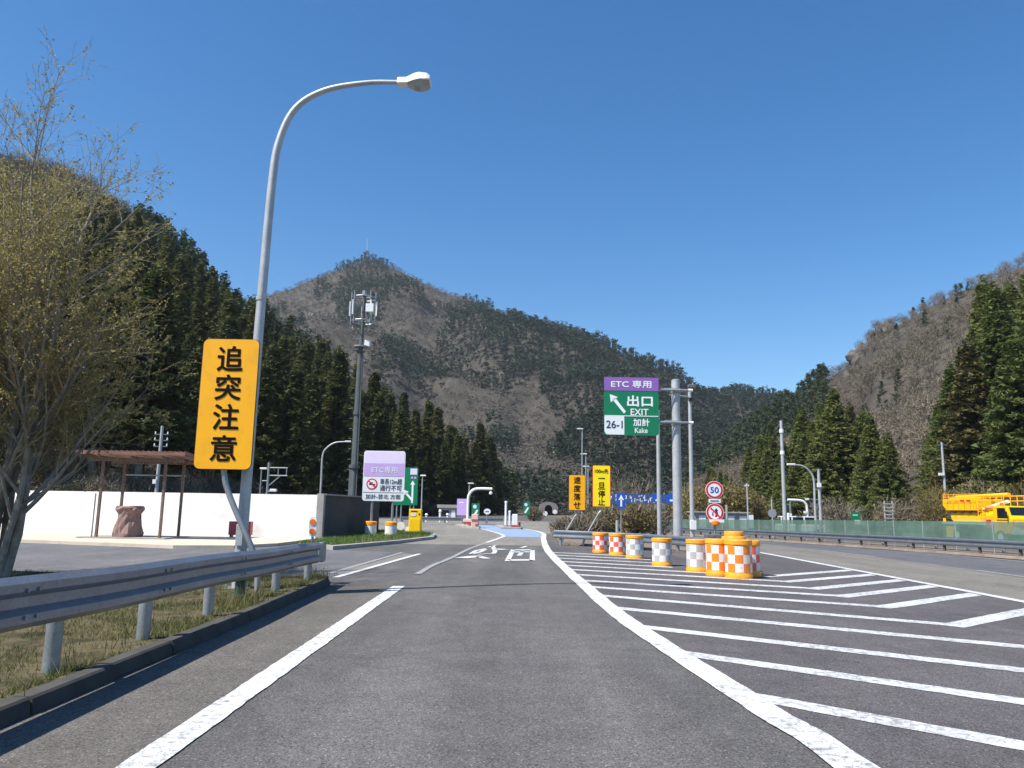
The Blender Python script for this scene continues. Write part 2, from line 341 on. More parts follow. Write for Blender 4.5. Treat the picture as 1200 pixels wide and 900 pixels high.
def ribbon(path, w, z, name, mat, parent, jit=0.0):
    b = MB(); P = [np.array(p, float) for p in path]; vs = []
    for i, p in enumerate(P):
        d = P[min(i + 1, len(P) - 1)] - P[max(i - 1, 0)]; d /= np.linalg.norm(d); nrm = np.array([-d[1], d[0]])
        for s in (1, -1):
            q = p + nrm * s * (w / 2 + random.uniform(-jit, jit)); vs.append((q[0], q[1], z + gz(q[0], q[1])))
    b.add(vs, [(2 * i, 2 * i + 1, 2 * i + 3, 2 * i + 2) for i in range(len(P) - 1)]); return b.build(name, mat, parent)

# ------------------------------------------------------------------ ground and roads
gx = [-4000, -900, -300, -120, -60, -30, -10, 0] + axis(6, 16, 1) + [24, 36, 60, 120, 300, 900, 4000]
gy = [-2000, -300, -60, 0, 18] + axis(22, 90, 3) + [110, 150, 250, 420, 700, 1200, 3000, 8000]
ground = structure(grid_sheet(gx, gy, lambda x, y: gz(x, y) - 0.06, "ground", "ground_dry"))
rx = [-34, -12, -1.83, 0, 1.5] + axis(3, 16, 1) + [20, 28, 40]
ry = [-40, 0, 12, 18] + axis(22, 92, 2) + [120, 160]
road = structure(grid_sheet(rx, ry, gz, "road", "asphalt"))
Z1, Z2, Z3 = 0.004, 0.008, 0.012
flat([(-2.9, -20), (-1.93, -20), (-1.93, 13.6), (-2.9, 13.6)], Z1, "shoulder", "asphalt_shoulder", road)
flat([(-33, 9), (-8.6, 13.9), (-4.6, 13.4), (-3.3, 14.6), (-3.4, 23), (-5.2, 23.6), (-7.2, 29), (-33, 33)], Z1, "parking_lot", "asphalt_lot", road)
def strip(x0f, x1f, y0, y1, name, mat, z=Z1, step=2.0):
    ys = axis(y0, y1, step); b = MB(); n = 5; vs = []
    for y in ys:
        for k in range(n): x = x0f(y) + (x1f(y) - x0f(y)) * k / (n - 1); vs.append((x, y, gz(x, y) + z))
    b.add(vs, [(j * n + i, j * n + i + 1, (j + 1) * n + i + 1, (j + 1) * n + i) for j in range(len(ys) - 1) for i in range(n - 1)])
    return b.build(name, mat, road)
EDGE = lambda y: 7.75 + 0.028 * y - 0.0009 * max(0, y - 26) ** 2
gleft = smooth_path([(1.86, -12), (1.85, 0), (1.82, 4.27), (1.73, 5.4), (1.55, 7.73), (1.40, 10.15), (1.34, 13.4), (1.29, 17), (1.25, 21.25), (1.28, 26.75), (1.54, 35.2), (1.86, 42.6), (1.71, 47.4), (1.28, 51), (0.6, 56)], 10)
def gore_x(y):
    for a, b in zip(gleft, gleft[1:]):
        if a[1] <= y <= b[1]: return a[0] + (b[0] - a[0]) * (y - a[1]) / max(1e-6, b[1] - a[1])
    return 1.86
strip(gore_x, EDGE, -10, 28, "gore", "asphalt_gore", Z1, 1.0)
strip(lambda y: EDGE(y) + 0.001, lambda y: EDGE(y) + 3.35, -14, 70, "driving_lane", "asphalt_lane")
strip(lambda y: EDGE(y) + 3.351, lambda y: EDGE(y) + 7.4, -14, 70, "passing_lane", "asphalt_passing")
flat([(-13, 30), (-3.0, 28.4), (1.35, 28.8), (1.6, 35.2), (2.0, 42), (4.6, 62), (6, 90), (-16, 90)], Z1, "toll_apron", "concrete_road", road)
flat([(-0.2, 37.5), (1.55, 37.6), (1.72, 42.6), (1.5, 47.4), (0.95, 51), (0.2, 56), (-1.6, 63), (-3.9, 66), (-3.4, 60), (-1.75, 51.2), (-0.75, 44.2)], Z2, "blue_lane", "lane_blue", road)
# painted lines
ribbon([(-1.83, y) for y in axis(-12, 13.25, 0.12)], 0.2, Z2, "edge_line", "line_white", road, 0.006)
ribbon(gleft[:-2], 0.24, Z3, "edge_line", "line_white", road, 0.008)
ribbon([(EDGE(y), y) for y in axis(-12, 60, 1)], 0.19, Z3, "edge_line", "line_white", road, 0.006)
for y0 in (-3.2, 5.8, 16.0, 25.2, 35): ribbon([(EDGE(y0 + t) + 3.3, y0 + t) for t in axis(0, 3.6 if y0 != 25.2 else 4.6, 0.5)], 0.15, Z3, "lane_dash", "line_faded", road)
ribbon([(EDGE(y) + 7.1, y) for y in axis(-12, 60, 1)], 0.15, Z3, "edge_line", "line_faded", road)
ribbon(smooth_path([(-1.8, 15.6), (-1.74, 18), (-1.55, 20.5), (-1.28, 25.9), (-0.88, 30.6)], 6), 0.13, Z2 + 0.004, "edge_line", "line_faded", road)
ribbon(smooth_path([(-0.88, 30.6), (-0.38, 36.4), (-0.3, 39), (-0.82, 44.2), (-1.79, 51.1), (-2.97, 57.8)], 6), 0.17, Z2 + 0.004, "edge_line", "char_white", road)
ribbon([(-3.2, 14.6), (-2.55, 22.4)], 0.13, Z2, "edge_line", "char_white", road)
ribbon([(-3.5, 15.5), (-3.12, 23)], 0.12, Z2, "edge_line", "line_faded", road)
flat([(-3.42, 15.6), (-3.2, 15.0), (-2.64, 22), (-3.0, 22.6)], Z1 + 0.002, "concrete_patch", "concrete_road", road)
XV = 5.42
YL = [2.5, 4.2, 5.93, 7.6, 9.22, 10.9, 12.42, 13.77, 15.0, 16.3, 17.64, 18.98, 20.3, 21.7, 23.1, 24.5]; SL = [-.95, -.95, -.9, -.82, -.735, -.68, -.65, -.54, -.5, -.52, -.52, -.55, -.55, -.55, -.55, -.55]
for yl, sl in zip(YL, SL):
    xl = gore_x(max(yl, -9)) + 0.1; th = 0.31
    yv = yl + sl * (XV - xl); xe = EDGE(yv + 2) - 0.12; ye = yv + 0.82 * (xe - XV)
    b = MB(); left = [(xl + (XV - xl) * i / 24, yl + (yv - yl) * i / 24) for i in range(25)]; right = [(XV + (xe - XV) * i / 14, yv + (ye - yv) * i / 14) for i in range(1, 15)]
    ln = left + right if 19 > yv else left; vs = []
    if 19.5 < yl: ln = left[:16]
    for x, y in ln:
        j = random.uniform(-0.014, 0.014); vs += [(x, y + j, Z2 + gz(x, y)), (x, y - th * (1.0 if x < XV else 1.25) + random.uniform(-.014, .014), Z2 + gz(x, y))]
    b.add(vs, [(2 * i, 2 * i + 1, 2 * i + 3, 2 * i + 2) for i in range(len(ln) - 1)]); b.build("hatch_stripe", "stripe_white", road)
for s, w in (([(-0.7, 26.94), (-0.49, 28.44)], 0.12), ([(-0.59, 27.9), (-0.43, 24.4), (-0.46, 23.2), (-0.91, 22.6)], 0.14), ([(-0.47, 25.5), (-0.16, 25.84)], 0.5), ([(-1.11, 22.77), (-1.04, 24.5), (-0.78, 25.87)], 0.13), ([(-1.07, 22.7), (-0.87, 23.9), (-0.77, 25.5)], 0.13),
             ([(-1.28, 20.83), (-0.88, 21.67)], 0.4), ([(-0.9, 21.9), (-0.58, 20.75)], 0.22), ([(0.42, 26.89), (0.62, 28.17)], 0.13), ([(-0.04, 19.9), (0.13, 25.5)], 0.14), ([(0.11, 25.36), (0.78, 25.59)], 0.5), ([(0.76, 25.59), (0.6, 20.2)], 0.14), ([(0.0, 20.28), (0.6, 20.5)], 0.5), ([(0.08, 24.08), (0.68, 24.42)], 0.45), ([(0.28, 22.3), (0.45, 24.86)], 0.13)):
    ribbon(s, w, Z2 + 0.004, "road_character_stroke", "char_white", road)

# verge with kerb, pavement and islands
verge = structure(solid([(-3.0, -14), (-3.0, 12.6), (-3.12, 13.7), (-3.6, 13.9), (-4.6, 13.2), (-8.6, 13.7), (-30, 9), (-30, -14)], -0.05, 0.1, "verge", "verge_soil"))
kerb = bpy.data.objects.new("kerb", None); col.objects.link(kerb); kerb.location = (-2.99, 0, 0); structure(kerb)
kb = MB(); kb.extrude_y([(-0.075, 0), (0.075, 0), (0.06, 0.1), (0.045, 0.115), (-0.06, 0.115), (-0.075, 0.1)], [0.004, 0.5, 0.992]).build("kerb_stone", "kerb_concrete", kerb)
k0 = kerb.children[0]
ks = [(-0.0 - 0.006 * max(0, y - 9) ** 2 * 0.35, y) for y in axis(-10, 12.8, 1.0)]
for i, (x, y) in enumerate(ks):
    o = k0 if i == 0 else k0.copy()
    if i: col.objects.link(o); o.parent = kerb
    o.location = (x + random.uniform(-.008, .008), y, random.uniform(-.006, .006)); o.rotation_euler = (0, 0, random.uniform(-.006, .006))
pav = structure(solid([(-33, 29.5), (-14.3, 24.4), (-9.8, 22.9), (-8.2, 23.4), (-7.45, 25.2), (-7.25, 29.3), (-22.5, 32.0), (-33, 33.4)], -0.05, 0.1, "pavement", "pavement_beige"))
isl = structure(solid([(-5.3, 23.6), (-4.0, 28.5), (-3.2, 33.0), (-3.4, 36.4), (-3.9, 38.4), (-5.1, 40.2), (-6.6, 40.5), (-7.0, 29.6), (-6.7, 25.5)], -0.05, 0.12, "grass_island_kerb", "concrete"))
structure(flat([(-5.45, 24.2), (-4.2, 28.6), (-3.42, 33.1), (-3.6, 36.2), (-4.05, 38.2), (-5.1, 39.9), (-6.5, 40.2), (-6.85, 29.6), (-6.55, 25.7)], 0.13, "island_turf", "verge_soil"))
nose = structure(MB().add([(x, y, -0.1 + gz(x, y)) for x, y in ((2.0, 30), (3.3, 28.6), (4.9, 26.4), (6.0, 22.6), (7.2, 22.4), (8.0, 27), (8.4, 40), (9.5, 62), (4.8, 62), (2.1, 40))] + [(x, y, 0.09 + gz(x, y)) for x, y in ((2.0, 30), (3.3, 28.6), (4.9, 26.4), (6.0, 22.6), (7.2, 22.4), (8.0, 27), (8.4, 40), (9.5, 62), (4.8, 62), (2.1, 40))],
    [tuple(range(10, 20))] + [(i, (i + 1) % 10, (i + 1) % 10 + 10, i + 10) for i in range(10)]).build("traffic_island", "island_soil"))
RAILX = lambda y: 19.2 - 0.10 * y
md = MB(); ys = axis(12, 76, 2)
for dx0, dx1 in ((-0.45, 3.0),): md.add([(RAILX(y) + d, y, gz(RAILX(y) + d, y) + z) for y in ys for d, z in ((dx0, 0.02), (dx0 + 0.1, 0.1), (dx1, 0.1), (dx1 + 0.1, 0.02))], [(4 * j + i, 4 * j + i + 1, 4 * j + i + 5, 4 * j + i + 4) for j in range(len(ys) - 1) for i in range(3)])
structure(md.build("median_strip", "island_soil"))

# ------------------------------------------------------------------ grass
def blades(n, sampler, h0, h1, wd, z):
    V = np.zeros((n * 3, 3), np.float32); tint = np.zeros(n * 3, np.float32)
    for i in range(n):
        x, y, tn = sampler(); a = random.uniform(0, 6.283); h = random.uniform(h0, h1); lean = random.uniform(0, 0.9) * h; b = random.uniform(0, 6.283); w = wd * random.uniform(.6, 1.4)
        V[3 * i] = (x - w * math.cos(a), y - w * math.sin(a), z); V[3 * i + 1] = (x + w * math.cos(a), y + w * math.sin(a), z)
        V[3 * i + 2] = (x + lean * math.cos(b), y + lean * math.sin(b), z + h); tint[3 * i:3 * i + 3] = min(1, max(0, tn + random.uniform(-.25, .25)))
    return V, np.arange(n * 3).reshape(-1, 3), tint
def vs_():
  while True:
    y = 3.5 + 10.1 * random.random() ** 1.3; x = -3.1 - random.random() ** 1.5 * 5.5
    nz = 0.5 + 1.1 * noise_(Vector((x * .9, y * .7, 3.0))); dn = noise_(Vector((x * 1.6, y * 1.1, 9.0)))
    if dn < -.12 and random.random() < .85: continue
    return x, y, min(1, max(0, nz))
V, T, tn = blades(42000, vs_, 0.012, 0.06, 0.0035, 0.1)
V2, T2, tn2 = blades(700, lambda: (random.gauss(-3.3, .12), random.choice((random.uniform(4, 13), random.gauss(13.4, .3), random.gauss(9.9, .3))), random.uniform(0, .35)), .08, .26, .004, 0.1)
V = np.concatenate([V, V2]); T = np.arange(len(V)).reshape(-1, 3); tn = np.concatenate([tn, tn2])
stuff(tag(link("verge_grass", np_mesh("verge_grass", V, T, "grass_blade", tn)), "patchy short dry and green grass on the verge behind the kerb", "grass"))
def is_():
    y = random.uniform(24.6, 39.5); a = (y - 24.2) / 9; x0 = -5.35 + min(1.9, 1.25 * a * 1.5); x1 = -6.75
    if y > 36: x0 -= (y - 36) * 0.35
    return random.uniform(x1, max(x1 + .2, x0)), y, random.random()
V, T, tn = blades(9000, is_, 0.03, 0.13, 0.012, 0.13)
stuff(tag(link("island_grass", np_mesh("island_grass", V, T, "grass_green", tn)), "bright green grass on the island below the lilac sign", "grass"))

# ------------------------------------------------------------------ guard rail beside the verge
def beam_profile(z0, z1, d=0.055, t=0.006):
    h = z1 - z0; pr = [(0.0, 0), (0.35, .0), (1, .12), (1, .28), (.25, .40), (.25, .60), (1, .72), (1, .88), (.35, 1.0), (0.0, 1.0)]
    f = [(x * d, z0 + z * h) for x, z in pr]; return f + [(x - t, z) for x, z in reversed(f)]
gr = thing("guard_rail", "galvanised guard rail with weathered beam along the verge kerb", "guard rail", (-3.13, 0, 0.1))
MB().extrude_y(beam_profile(0.32, 0.65, 0.075), axis(-8, 13.2, 0.5), xf=lambda y: (-0.004 * max(0, y - 8) ** 1.5 + 0.004 * math.sin(y * 2.3), 0.006 * math.sin(y * 1.7) + 0.014 * (10 - max(y, 2)))).build("beam", "rail_steel", gr, smooth=True)
eb = MB(); eb.box((-0.03, 13.29, 0.44), (0.09, 0.2, 0.33)); eb.build("end_piece", "rail_steel", gr, bevel=0.02)
for y in (-0.6, 1.4, 3.6, 5.75, 7.15, 8.65, 11.15, 12.95):
    MB().cyl((-0.13 - 0.004 * max(0, y - 8) ** 1.5, y, -0.1), 0.68 + 0.014 * (10 - max(y, 2)), 0.057, seg=18).build("post", "galvanised", gr, smooth=True)
    MB().box((-0.045 - 0.004 * max(0, y - 8) ** 1.5, y, 0.485 + 0.014 * (10 - max(y, 2))), (0.06, 0.09, 0.16)).build("bracket", "galvanised", gr)
for y in axis(-6.9, 13, 2.0): # bolts at the beam laps
    for dy in (-0.06, 0.06):
        for z in (0.40, 0.57): MB().tube([(0.07 - 0.004 * max(0, y - 8) ** 1.5, y + dy, z + 0.014 * (10 - max(y, 2))), (0.085 - 0.004 * max(0, y - 8) ** 1.5, y + dy, z + 0.014 * (10 - max(y, 2)))], 0.014, 6).build("bolt", "rail_steel", gr)
# two-lens delineator at its end
dl = thing("delineator", "delineator post with two round orange reflectors behind the guard rail end", "delineator", (-3.38, 13.45, 0.1))
MB().cyl((0, 0, -0.05), 0.78, 0.022, seg=10).build("post", "galvanised", dl, smooth=True)
MB().plate(rrect(-0.065, 0.065, 0.68, 1.02, 0.06), -0.03, -0.005).build("back_plate", "sign_white", dl)
for z in (0.77, 0.93): MB().plate(disc(0, z, 0.05), -0.045, -0.029).build("reflector", "lamp_orange", dl)
# dark green flanged stub behind the rail
fb = thing("valve_stub", "short dark green flanged pipe stub beside the lamp base", "pipe", (-3.52, 10.4, 0.1))
MB().cyl((0, 0, 0), 0.5, 0.07, seg=14).build("pipe", "green_pipe", fb, smooth=True)
for z, r1, r2 in ((0, .15, .13), (.25, .13, .13), (.295, .1, .1)): MB().cyl((0, 0, z), 0.045, r1, r2).build("flange", "green_pipe", fb, smooth=True)
MB().cyl((0, 0, 0.5), 0.05, 0.11, 0.09).build("cap", "green_pipe", fb, smooth=True)

# ------------------------------------------------------------------ tall street lamp and amber warning sign
lamp = thing("street_lamp", "tall grey curved street lamp behind the amber warning sign", "street lamp", (-3.95, 11.55, 0.08))
lamp.scale = (1.035, 1.035, 1.04)
pp = smooth_path([(0, 0, 0), (0.02, 0, 2), (0.04, 0, 4), (0.075, 0, 6.0), (0.14, 0, 6.72), (0.36, 0, 7.27), (0.8, 0, 7.58), (1.45, 0, 7.72), (2.0, 0, 7.74)], 6)
MB().tube(pp, [0.083 - 0.05 * (i / (len(pp) - 1)) ** 0.9 for i in range(len(pp))], 16).build("pole", "pole_steel", lamp, smooth=True)
b = MB(); b.box((0, 0, 0.015), (0.34, 0.34, 0.03)); b.build("base_plate", "galvanised", lamp, bevel=0.005)
for i in (-1, 1):
    for j in (-1, 1): MB().cyl((0.12 * i, 0.12 * j, 0.03), 0.05, 0.016, seg=6).build("anchor_bolt", "galvanised", lamp)
MB().box((0.0, -0.088, 0.75), (0.1, 0.02, 0.3)).build("access_door", "pole_steel", lamp, bevel=0.006)
MB().tube([(0.035, 0, 4.18), (0.035, 0, 4.24)], 0.075, 16).build("joint_band", "pole_steel", lamp)
hd = MB(); sec = [(1.93, 7.715, 7.785, .05), (1.94, 7.69, 7.80, .075), (2.08, 7.69, 7.80, .085), (2.2, 7.71, 7.845, .13), (2.28, 7.72, 7.86, .15), (2.4, 7.72, 7.845, .15), (2.455, 7.73, 7.81, .13)]
vs = []; 
for x, z0, z1, w in sec: vs += [(x, -w, z0), (x, w, z0), (x, w * .75, z1), (x, -w * .75, z1)]
hd.add(vs, [(4 * i + k, 4 * i + (k + 1) % 4, 4 * i + 4 + (k + 1) % 4, 4 * i + 4 + k) for i in range(len(sec) - 1) for k in range(4)] + [(0, 1, 2, 3), tuple(range(len(vs) - 4, len(vs)))])
head = hd.build("luminaire", "white_metal", lamp, bevel=0.012)
ln = MB(); vs = []
for x, z0, z1, w in ((2.1, 7.68, 7.69, .07), (2.2, 7.64, 7.708, .11), (2.3, 7.63, 7.718, .13), (2.4, 7.655, 7.718, .125), (2.44, 7.69, 7.722, .1)): vs += [(x, -w * .7, z0), (x, w * .7, z0), (x, w, z1), (x, -w, z1)]
ln.add(vs, [(4 * i + k, 4 * i + (k + 1) % 4, 4 * i + 4 + (k + 1) % 4, 4 * i + 4 + k) for i in range(4) for k in range(4)] + [(0, 1, 2, 3), (16, 17, 18, 19)]); ln.build("lens", "glass_lens", head)
ws = thing("warning_sign", "tall amber warning sign reading 追突注意 on a bent grey pipe", "sign", (-4.19, 11.22, 0.08))
MB().tube(smooth_path([(0.62, 0.03, 0), (0.6, 0.04, 0.3), (0.5, 0.05, 0.6), (0.28, 0.06, 1.02), (0.1, 0.07, 1.38), (0.02, 0.07, 1.62), (0.0, 0.07, 1.9), (0, 0.07, 3.55)], 5), 0.042, 14).build("post", "galvanised", ws, smooth=True)
pn = MB(); pn.plate(rrect(-0.42, 0.42, 1.72, 3.66, 0.09), 0.0, 0.02); pn.build("panel", "sign_edge", ws)
MB().plate(rrect(-0.413, 0.413, 1.727, 3.653, 0.085), -0.004, 0.0).build("face", "sign_amber", ws)
for z in (2.05, 2.7, 3.35): MB().box((0, 0.045, z), (0.7, 0.045, 0.04)).build("bracket", "galvanised", ws)
for ch, z in zip("追突注意", (3.36, 2.93, 2.49, 2.03)): text(ch, -0.0, z, 0.37, 0.37, -0.008, "letter_dark", ws, 0.013, "character")

# ------------------------------------------------------------------ white wall, shelter and things before it
wall = tag(MB().add([(x, y, z) for z in (0.0, 1.72) for x, y in ((-7.3, 29.4), (-24, 32.3), (-24.05, 32.55), (-7.15, 29.66))], [(0, 1, 2, 3), (4, 5, 6, 7), (0, 1, 5, 4), (1, 2, 6, 5), (2, 3, 7, 6), (3, 0, 4, 7)]).build("boundary_wall", "wall_white"), "long low bright white wall behind the shelter", "wall")
wd = thing("concrete_wall", "concrete wall with shade painted into its dark colour running back beside the grass island", "wall", (0, 0, 0))
MB().add([(x, y, z) for z in (0.0, 1.71) for x, y in ((-7.06, 29.75), (-6.45, 38.5), (-6.7, 38.52), (-7.31, 29.78))], [(0, 1, 2, 3), (4, 5, 6, 7), (0, 1, 5, 4), (1, 2, 6, 5), (2, 3, 7, 6), (3, 0, 4, 7)]).build("panel", "wall_shade_tone", wd)
MB().box((-7.16, 29.5, 0.88), (0.26, 0.26, 1.76)).build("end_pier", "concrete", wd, bevel=0.01)
cp = MB(); cp.add([(x, y, z) for z in (1.712, 1.77) for x, y in ((-7.0, 29.64), (-6.4, 38.5), (-6.75, 38.54), (-7.34, 29.66))], [(0, 1, 2, 3), (4, 5, 6, 7), (0, 1, 5, 4), (1, 2, 6, 5), (2, 3, 7, 6), (3, 0, 4, 7)]); cp.build("coping", "concrete", wd)
sh = thing("shelter", "rusty roofed open shelter on four posts before the white wall", "shelter", (-12.9, 27.3, 0.1))
for i, (x, y) in enumerate(((-1.1, -0.75), (1.05, -0.75), (-1.15, 0.85), (1.0, 0.85))):
    MB().box((x, y, 1.3), (0.085, 0.085, 2.6)).build("post", "post_brown", sh, bevel=0.008)
rf = MB(); xs = np.linspace(-1.85, 1.85, 62); top = [(x, 2.86 + 0.02 * math.sin(k * math.pi / 1.5)) for k, x in enumerate(xs)]
vs = []; 
for y, dz in ((-1.15, 0.08), (1.25, -0.08)): vs += [(x, y, z + dz) for x, z in top]
n = len(top); rf.add(vs, [(i, i + 1, n + i + 1, n + i) for i in range(n - 1)]); r_ = rf.build("roof", "roof_rust", sh)
so = r_.modifiers.new("thick", 'SOLIDIFY'); so.thickness = 0.015
MB().box((0, -1.17, 2.86), (3.72, 0.03, 0.1)).build("fascia", "roof_rust", sh)
for x in (-1.86, 1.86): MB().box((x, 0.05, 2.8), (0.03, 2.4, 0.1)).build("barge_board", "roof_rust", sh)
for y in (-0.75, 0.85): MB().box((0, y, 2.66), (3.3, 0.06, 0.1)).build("beam", "post_brown", sh)
for x in (-1.1, 0, 1.05): MB().box((x, 0.05, 2.745), (0.07, 2.2, 0.07)).build("rafter", "post_brown", sh)
MB().box((0, 0.85, 2.2), (2.2, 0.04, 0.05)).build("crossbar", "galvanised", sh)
MB().box((-0.2, 0.1, 0.02), (3.0, 2.0, 0.05)).build("floor_slab", "concrete", sh)
MB().cyl((-1.22, -0.82, 0), 1.5, 0.025, seg=8).build("pipe", "galvanised", sh)
tb = MB(); rngt = random.Random(3); prof = [(0.0, .44), (0.12, .46), (0.35, .43), (0.6, .38), (0.78, .37), (0.92, .44), (1.0, .46), (1.05, .36), (1.02, .1)]
wob = [[1 + rngt.uniform(-.09, .09) + 0.1 * math.sin(k * 1.14 + i * .9) * (.4 + .6 * (i % 2)) for k in range(22)] for i in range(len(prof))]
tb.tube([(0, 0, z) for z, r in prof], [r for z, r in prof], 22, wob=lambda i, k: wob[i][k]); tb.build("wrapped_bin", "tarp_brown", None, (-13.15, 27.0, 0.145), smooth=False)
tag(bpy.data.objects["wrapped_bin"], "waist high bundle wrapped in reddish brown tarpaulin under the shelter", "bin")
rb = thing("hydrant_box", "red box on two short legs against the white wall", "box", (-10.1, 29.4, 0.1))
MB().box((0, 0, 0.33), (0.82, 0.3, 0.5)).build("cabinet", "red_paint", rb, bevel=0.02); MB().box((0, -0.16, 0.33), (0.72, 0.02, 0.4)).build("door", "red_paint", rb, bevel=0.006)
MB().box((0.25, -0.178, 0.33), (0.04, 0.02, 0.1)).build("handle", "galvanised", rb)
for x in (-0.33, 0.33): MB().box((x, 0, 0.05), (0.06, 0.25, 0.1)).build("leg", "dark_steel", rb)

# ------------------------------------------------------------------ things behind the wall
up = thing("utility_pole", "slim grey pole with stacked insulator arms behind the shelter", "pole", (-20.5, 45, -0.06))
MB().cyl((0, 0, 0), 5.85, 0.11, 0.08, 12).build("pole", "pole_steel", up, smooth=True)
for z in (5.35, 5.0, 4.65):
    a = MB(); a.box((0, 0, z), (0.8, 0.06, 0.06)); ar = a.build("crossarm", "dark_steel", up)
    for x in (-0.36, 0.36): MB().cyl((x, 0, z + 0.03), 0.14, 0.045, 0.03, 8).build("insulator", "sign_white", ar)
MB().box((-0.1, -0.12, 2.6), (0.2, 0.14, 0.25)).build("junction_box", "white_metal", up)
cm = thing("camera_mast", "steel mast with braced twin arms and camera above the white wall", "mast", (-12.52, 40, -0.06))
MB().cyl((0, 0, 0), 3.55, 0.06, seg=10).build("pole", "galvanised", cm, smooth=True)
for z in (3.28, 2.88): MB().tube([(0, 0, z), (0.98, 0, z)], 0.035, 8).build("arm", "galvanised", cm)
MB().tube([(0.05, 0, 2.35), (0.62, 0, 2.86)], 0.025, 8).build("brace", "galvanised", cm)
for x in (0.5, 0.93): MB().box((x, 0, 3.08), (0.04, 0.05, 0.46)).build("upright", "galvanised", cm)
MB().tube([(-0.02, 0, 2.6), (-0.3, 0, 2.6)], 0.03, 8).build("side_arm", "galvanised", cm)
b = MB(); b.box((0.35, -0.1, 2.12), (0.34, 0.2, 0.14)); b.build("camera_housing", "white_metal", cm, bevel=0.02)
MB().tube([(0, 0, 2.05), (0.3, -0.05, 2.1)], 0.02, 6).build("bracket", "galvanised", cm)
fl = thing("flood_light", "small floodlight on a thin post beside the camera mast", "light", (-12.95, 40.2, -0.06))
MB().cyl((0, 0, 0), 3.2, 0.035, seg=8).build("post", "galvanised", fl); MB().box((0.12, 0, 3.24), (0.36, 0.24, 0.1)).build("lamp_head", "white_metal", fl, bevel=0.02)
def curved_lamp(label, loc, h, reach, r, name="street_lamp", rise=None, drop=0.0):
    o = thing(name, label, "street lamp", loc); rise = rise or h * 0.18; s = 1 if reach > 0 else -1
    p = smooth_path([(0, 0, 0), (0, 0, h * .5), (0, 0, h - rise), (reach * .18, 0, h - rise * .42), (reach * .5, 0, h - rise * .08), (reach * .92, 0, h)], 6)
    MB().tube(p, [r * (1 - 0.5 * i / len(p)) for i in range(len(p))], 10).build("pole", "pole_steel", o, smooth=True)
    x0, x1 = reach * .9, reach * .9 + s * .55
    b = MB(); b.box(((x0 + x1) / 2, 0, h + 0.02), (0.55, 0.26, 0.13)); b.build("luminaire", "white_metal", o, bevel=0.03)
    MB().box(((x0 + x1) / 2 + s * .06, 0, h - 0.06), (0.36, 0.2, 0.04)).build("lens", "glass_lens", o); return o
curved_lamp("curved street lamp rising behind the white wall corner", (-17.1, 70, -0.06), 7.2, 2.2, 0.1)
tw = thing("cell_tower", "tall slender mobile phone tower with antenna frame on top", "tower", (-12.2, 60, -0.06))
MB().tube([(0, 0, 0), (0, 0, 4.4), (0.05, 0, 4.45), (0.1, 0, 13.6)], [0.34, 0.32, 0.27, 0.24], 14).build("lower_pole", "tower_steel", tw, smooth=True)
MB().tube([(0.1, 0, 13.6), (0.2, 0, 18.1)], [0.17, 0.14], 12).build("upper_pole", "tower_steel", tw, smooth=True)
for z in (4.42, 8.6, 13.6): MB().cyl((0.02 + z * .006, 0, z - 0.1), 0.25 if z < 5 else 0.12, 0.43 if z < 5 else 0.33, seg=14).build("flange", "tower_steel", tw, smooth=True)
for z in axis(1.0, 15.4, 0.8): MB().box((-0.4 + 0.005 * z if z < 13.5 else -0.2, -0.1, z), (0.26, 0.03, 0.03)).build("step_bolt", "galvanised", tw)
MB().tube([(0.34, -0.22, 0.2), (0.3, -0.2, 13.5)], 0.05, 6).build("cable_duct", "tower_steel", tw)
b = MB(); b.cyl((0.12, 0, 13.9), 0.1, 0.62, seg=12); b.build("lower_platform", "galvanised", tw)
MB().box((0.62, -0.1, 14.2), (0.42, 0.4, 0.5)).build("radio_unit", "white_metal", tw, bevel=0.02)
for z in (16.0, 17.95):
    b = MB(); p = [(0.2 + 0.95 * math.cos(R(a)), 0.95 * math.sin(R(a)), z) for a in range(0, 361, 30)]; b.tube(p, 0.045, 6, caps=False); b.build("ring", "galvanised", tw)
    for a in (-150, -30, 90): MB().tube([(0.2, 0, z), (0.2 + .95 * math.cos(R(a)), .95 * math.sin(R(a)), z)], 0.04, 6).build("spoke", "galvanised", tw)
for a in (-170, -130, -50, -15, 70, 110):
    x, y = 0.2 + 1.0 * math.cos(R(a)), 1.0 * math.sin(R(a)); an = MB(); an.cyl((x, y, 15.7), 2.7, 0.05, seg=8); an = an.build("antenna_pipe", "galvanised", tw)
    MB().box((x * 1.1 - .02, y * 1.12, 17.0), (0.11, 0.09, 1.2), R(a)).build("antenna_panel", "white_metal", an, bevel=0.02)
MB().box((0.85, -1.0, 16.9), (0.62, 0.2, 0.66)).build("white_panel", "sign_white", tw, bevel=0.02)
MB().cyl((0.2, 0, 18.1), 0.45, 0.22, 0.2, 10).build("mast_cap", "galvanised", tw)

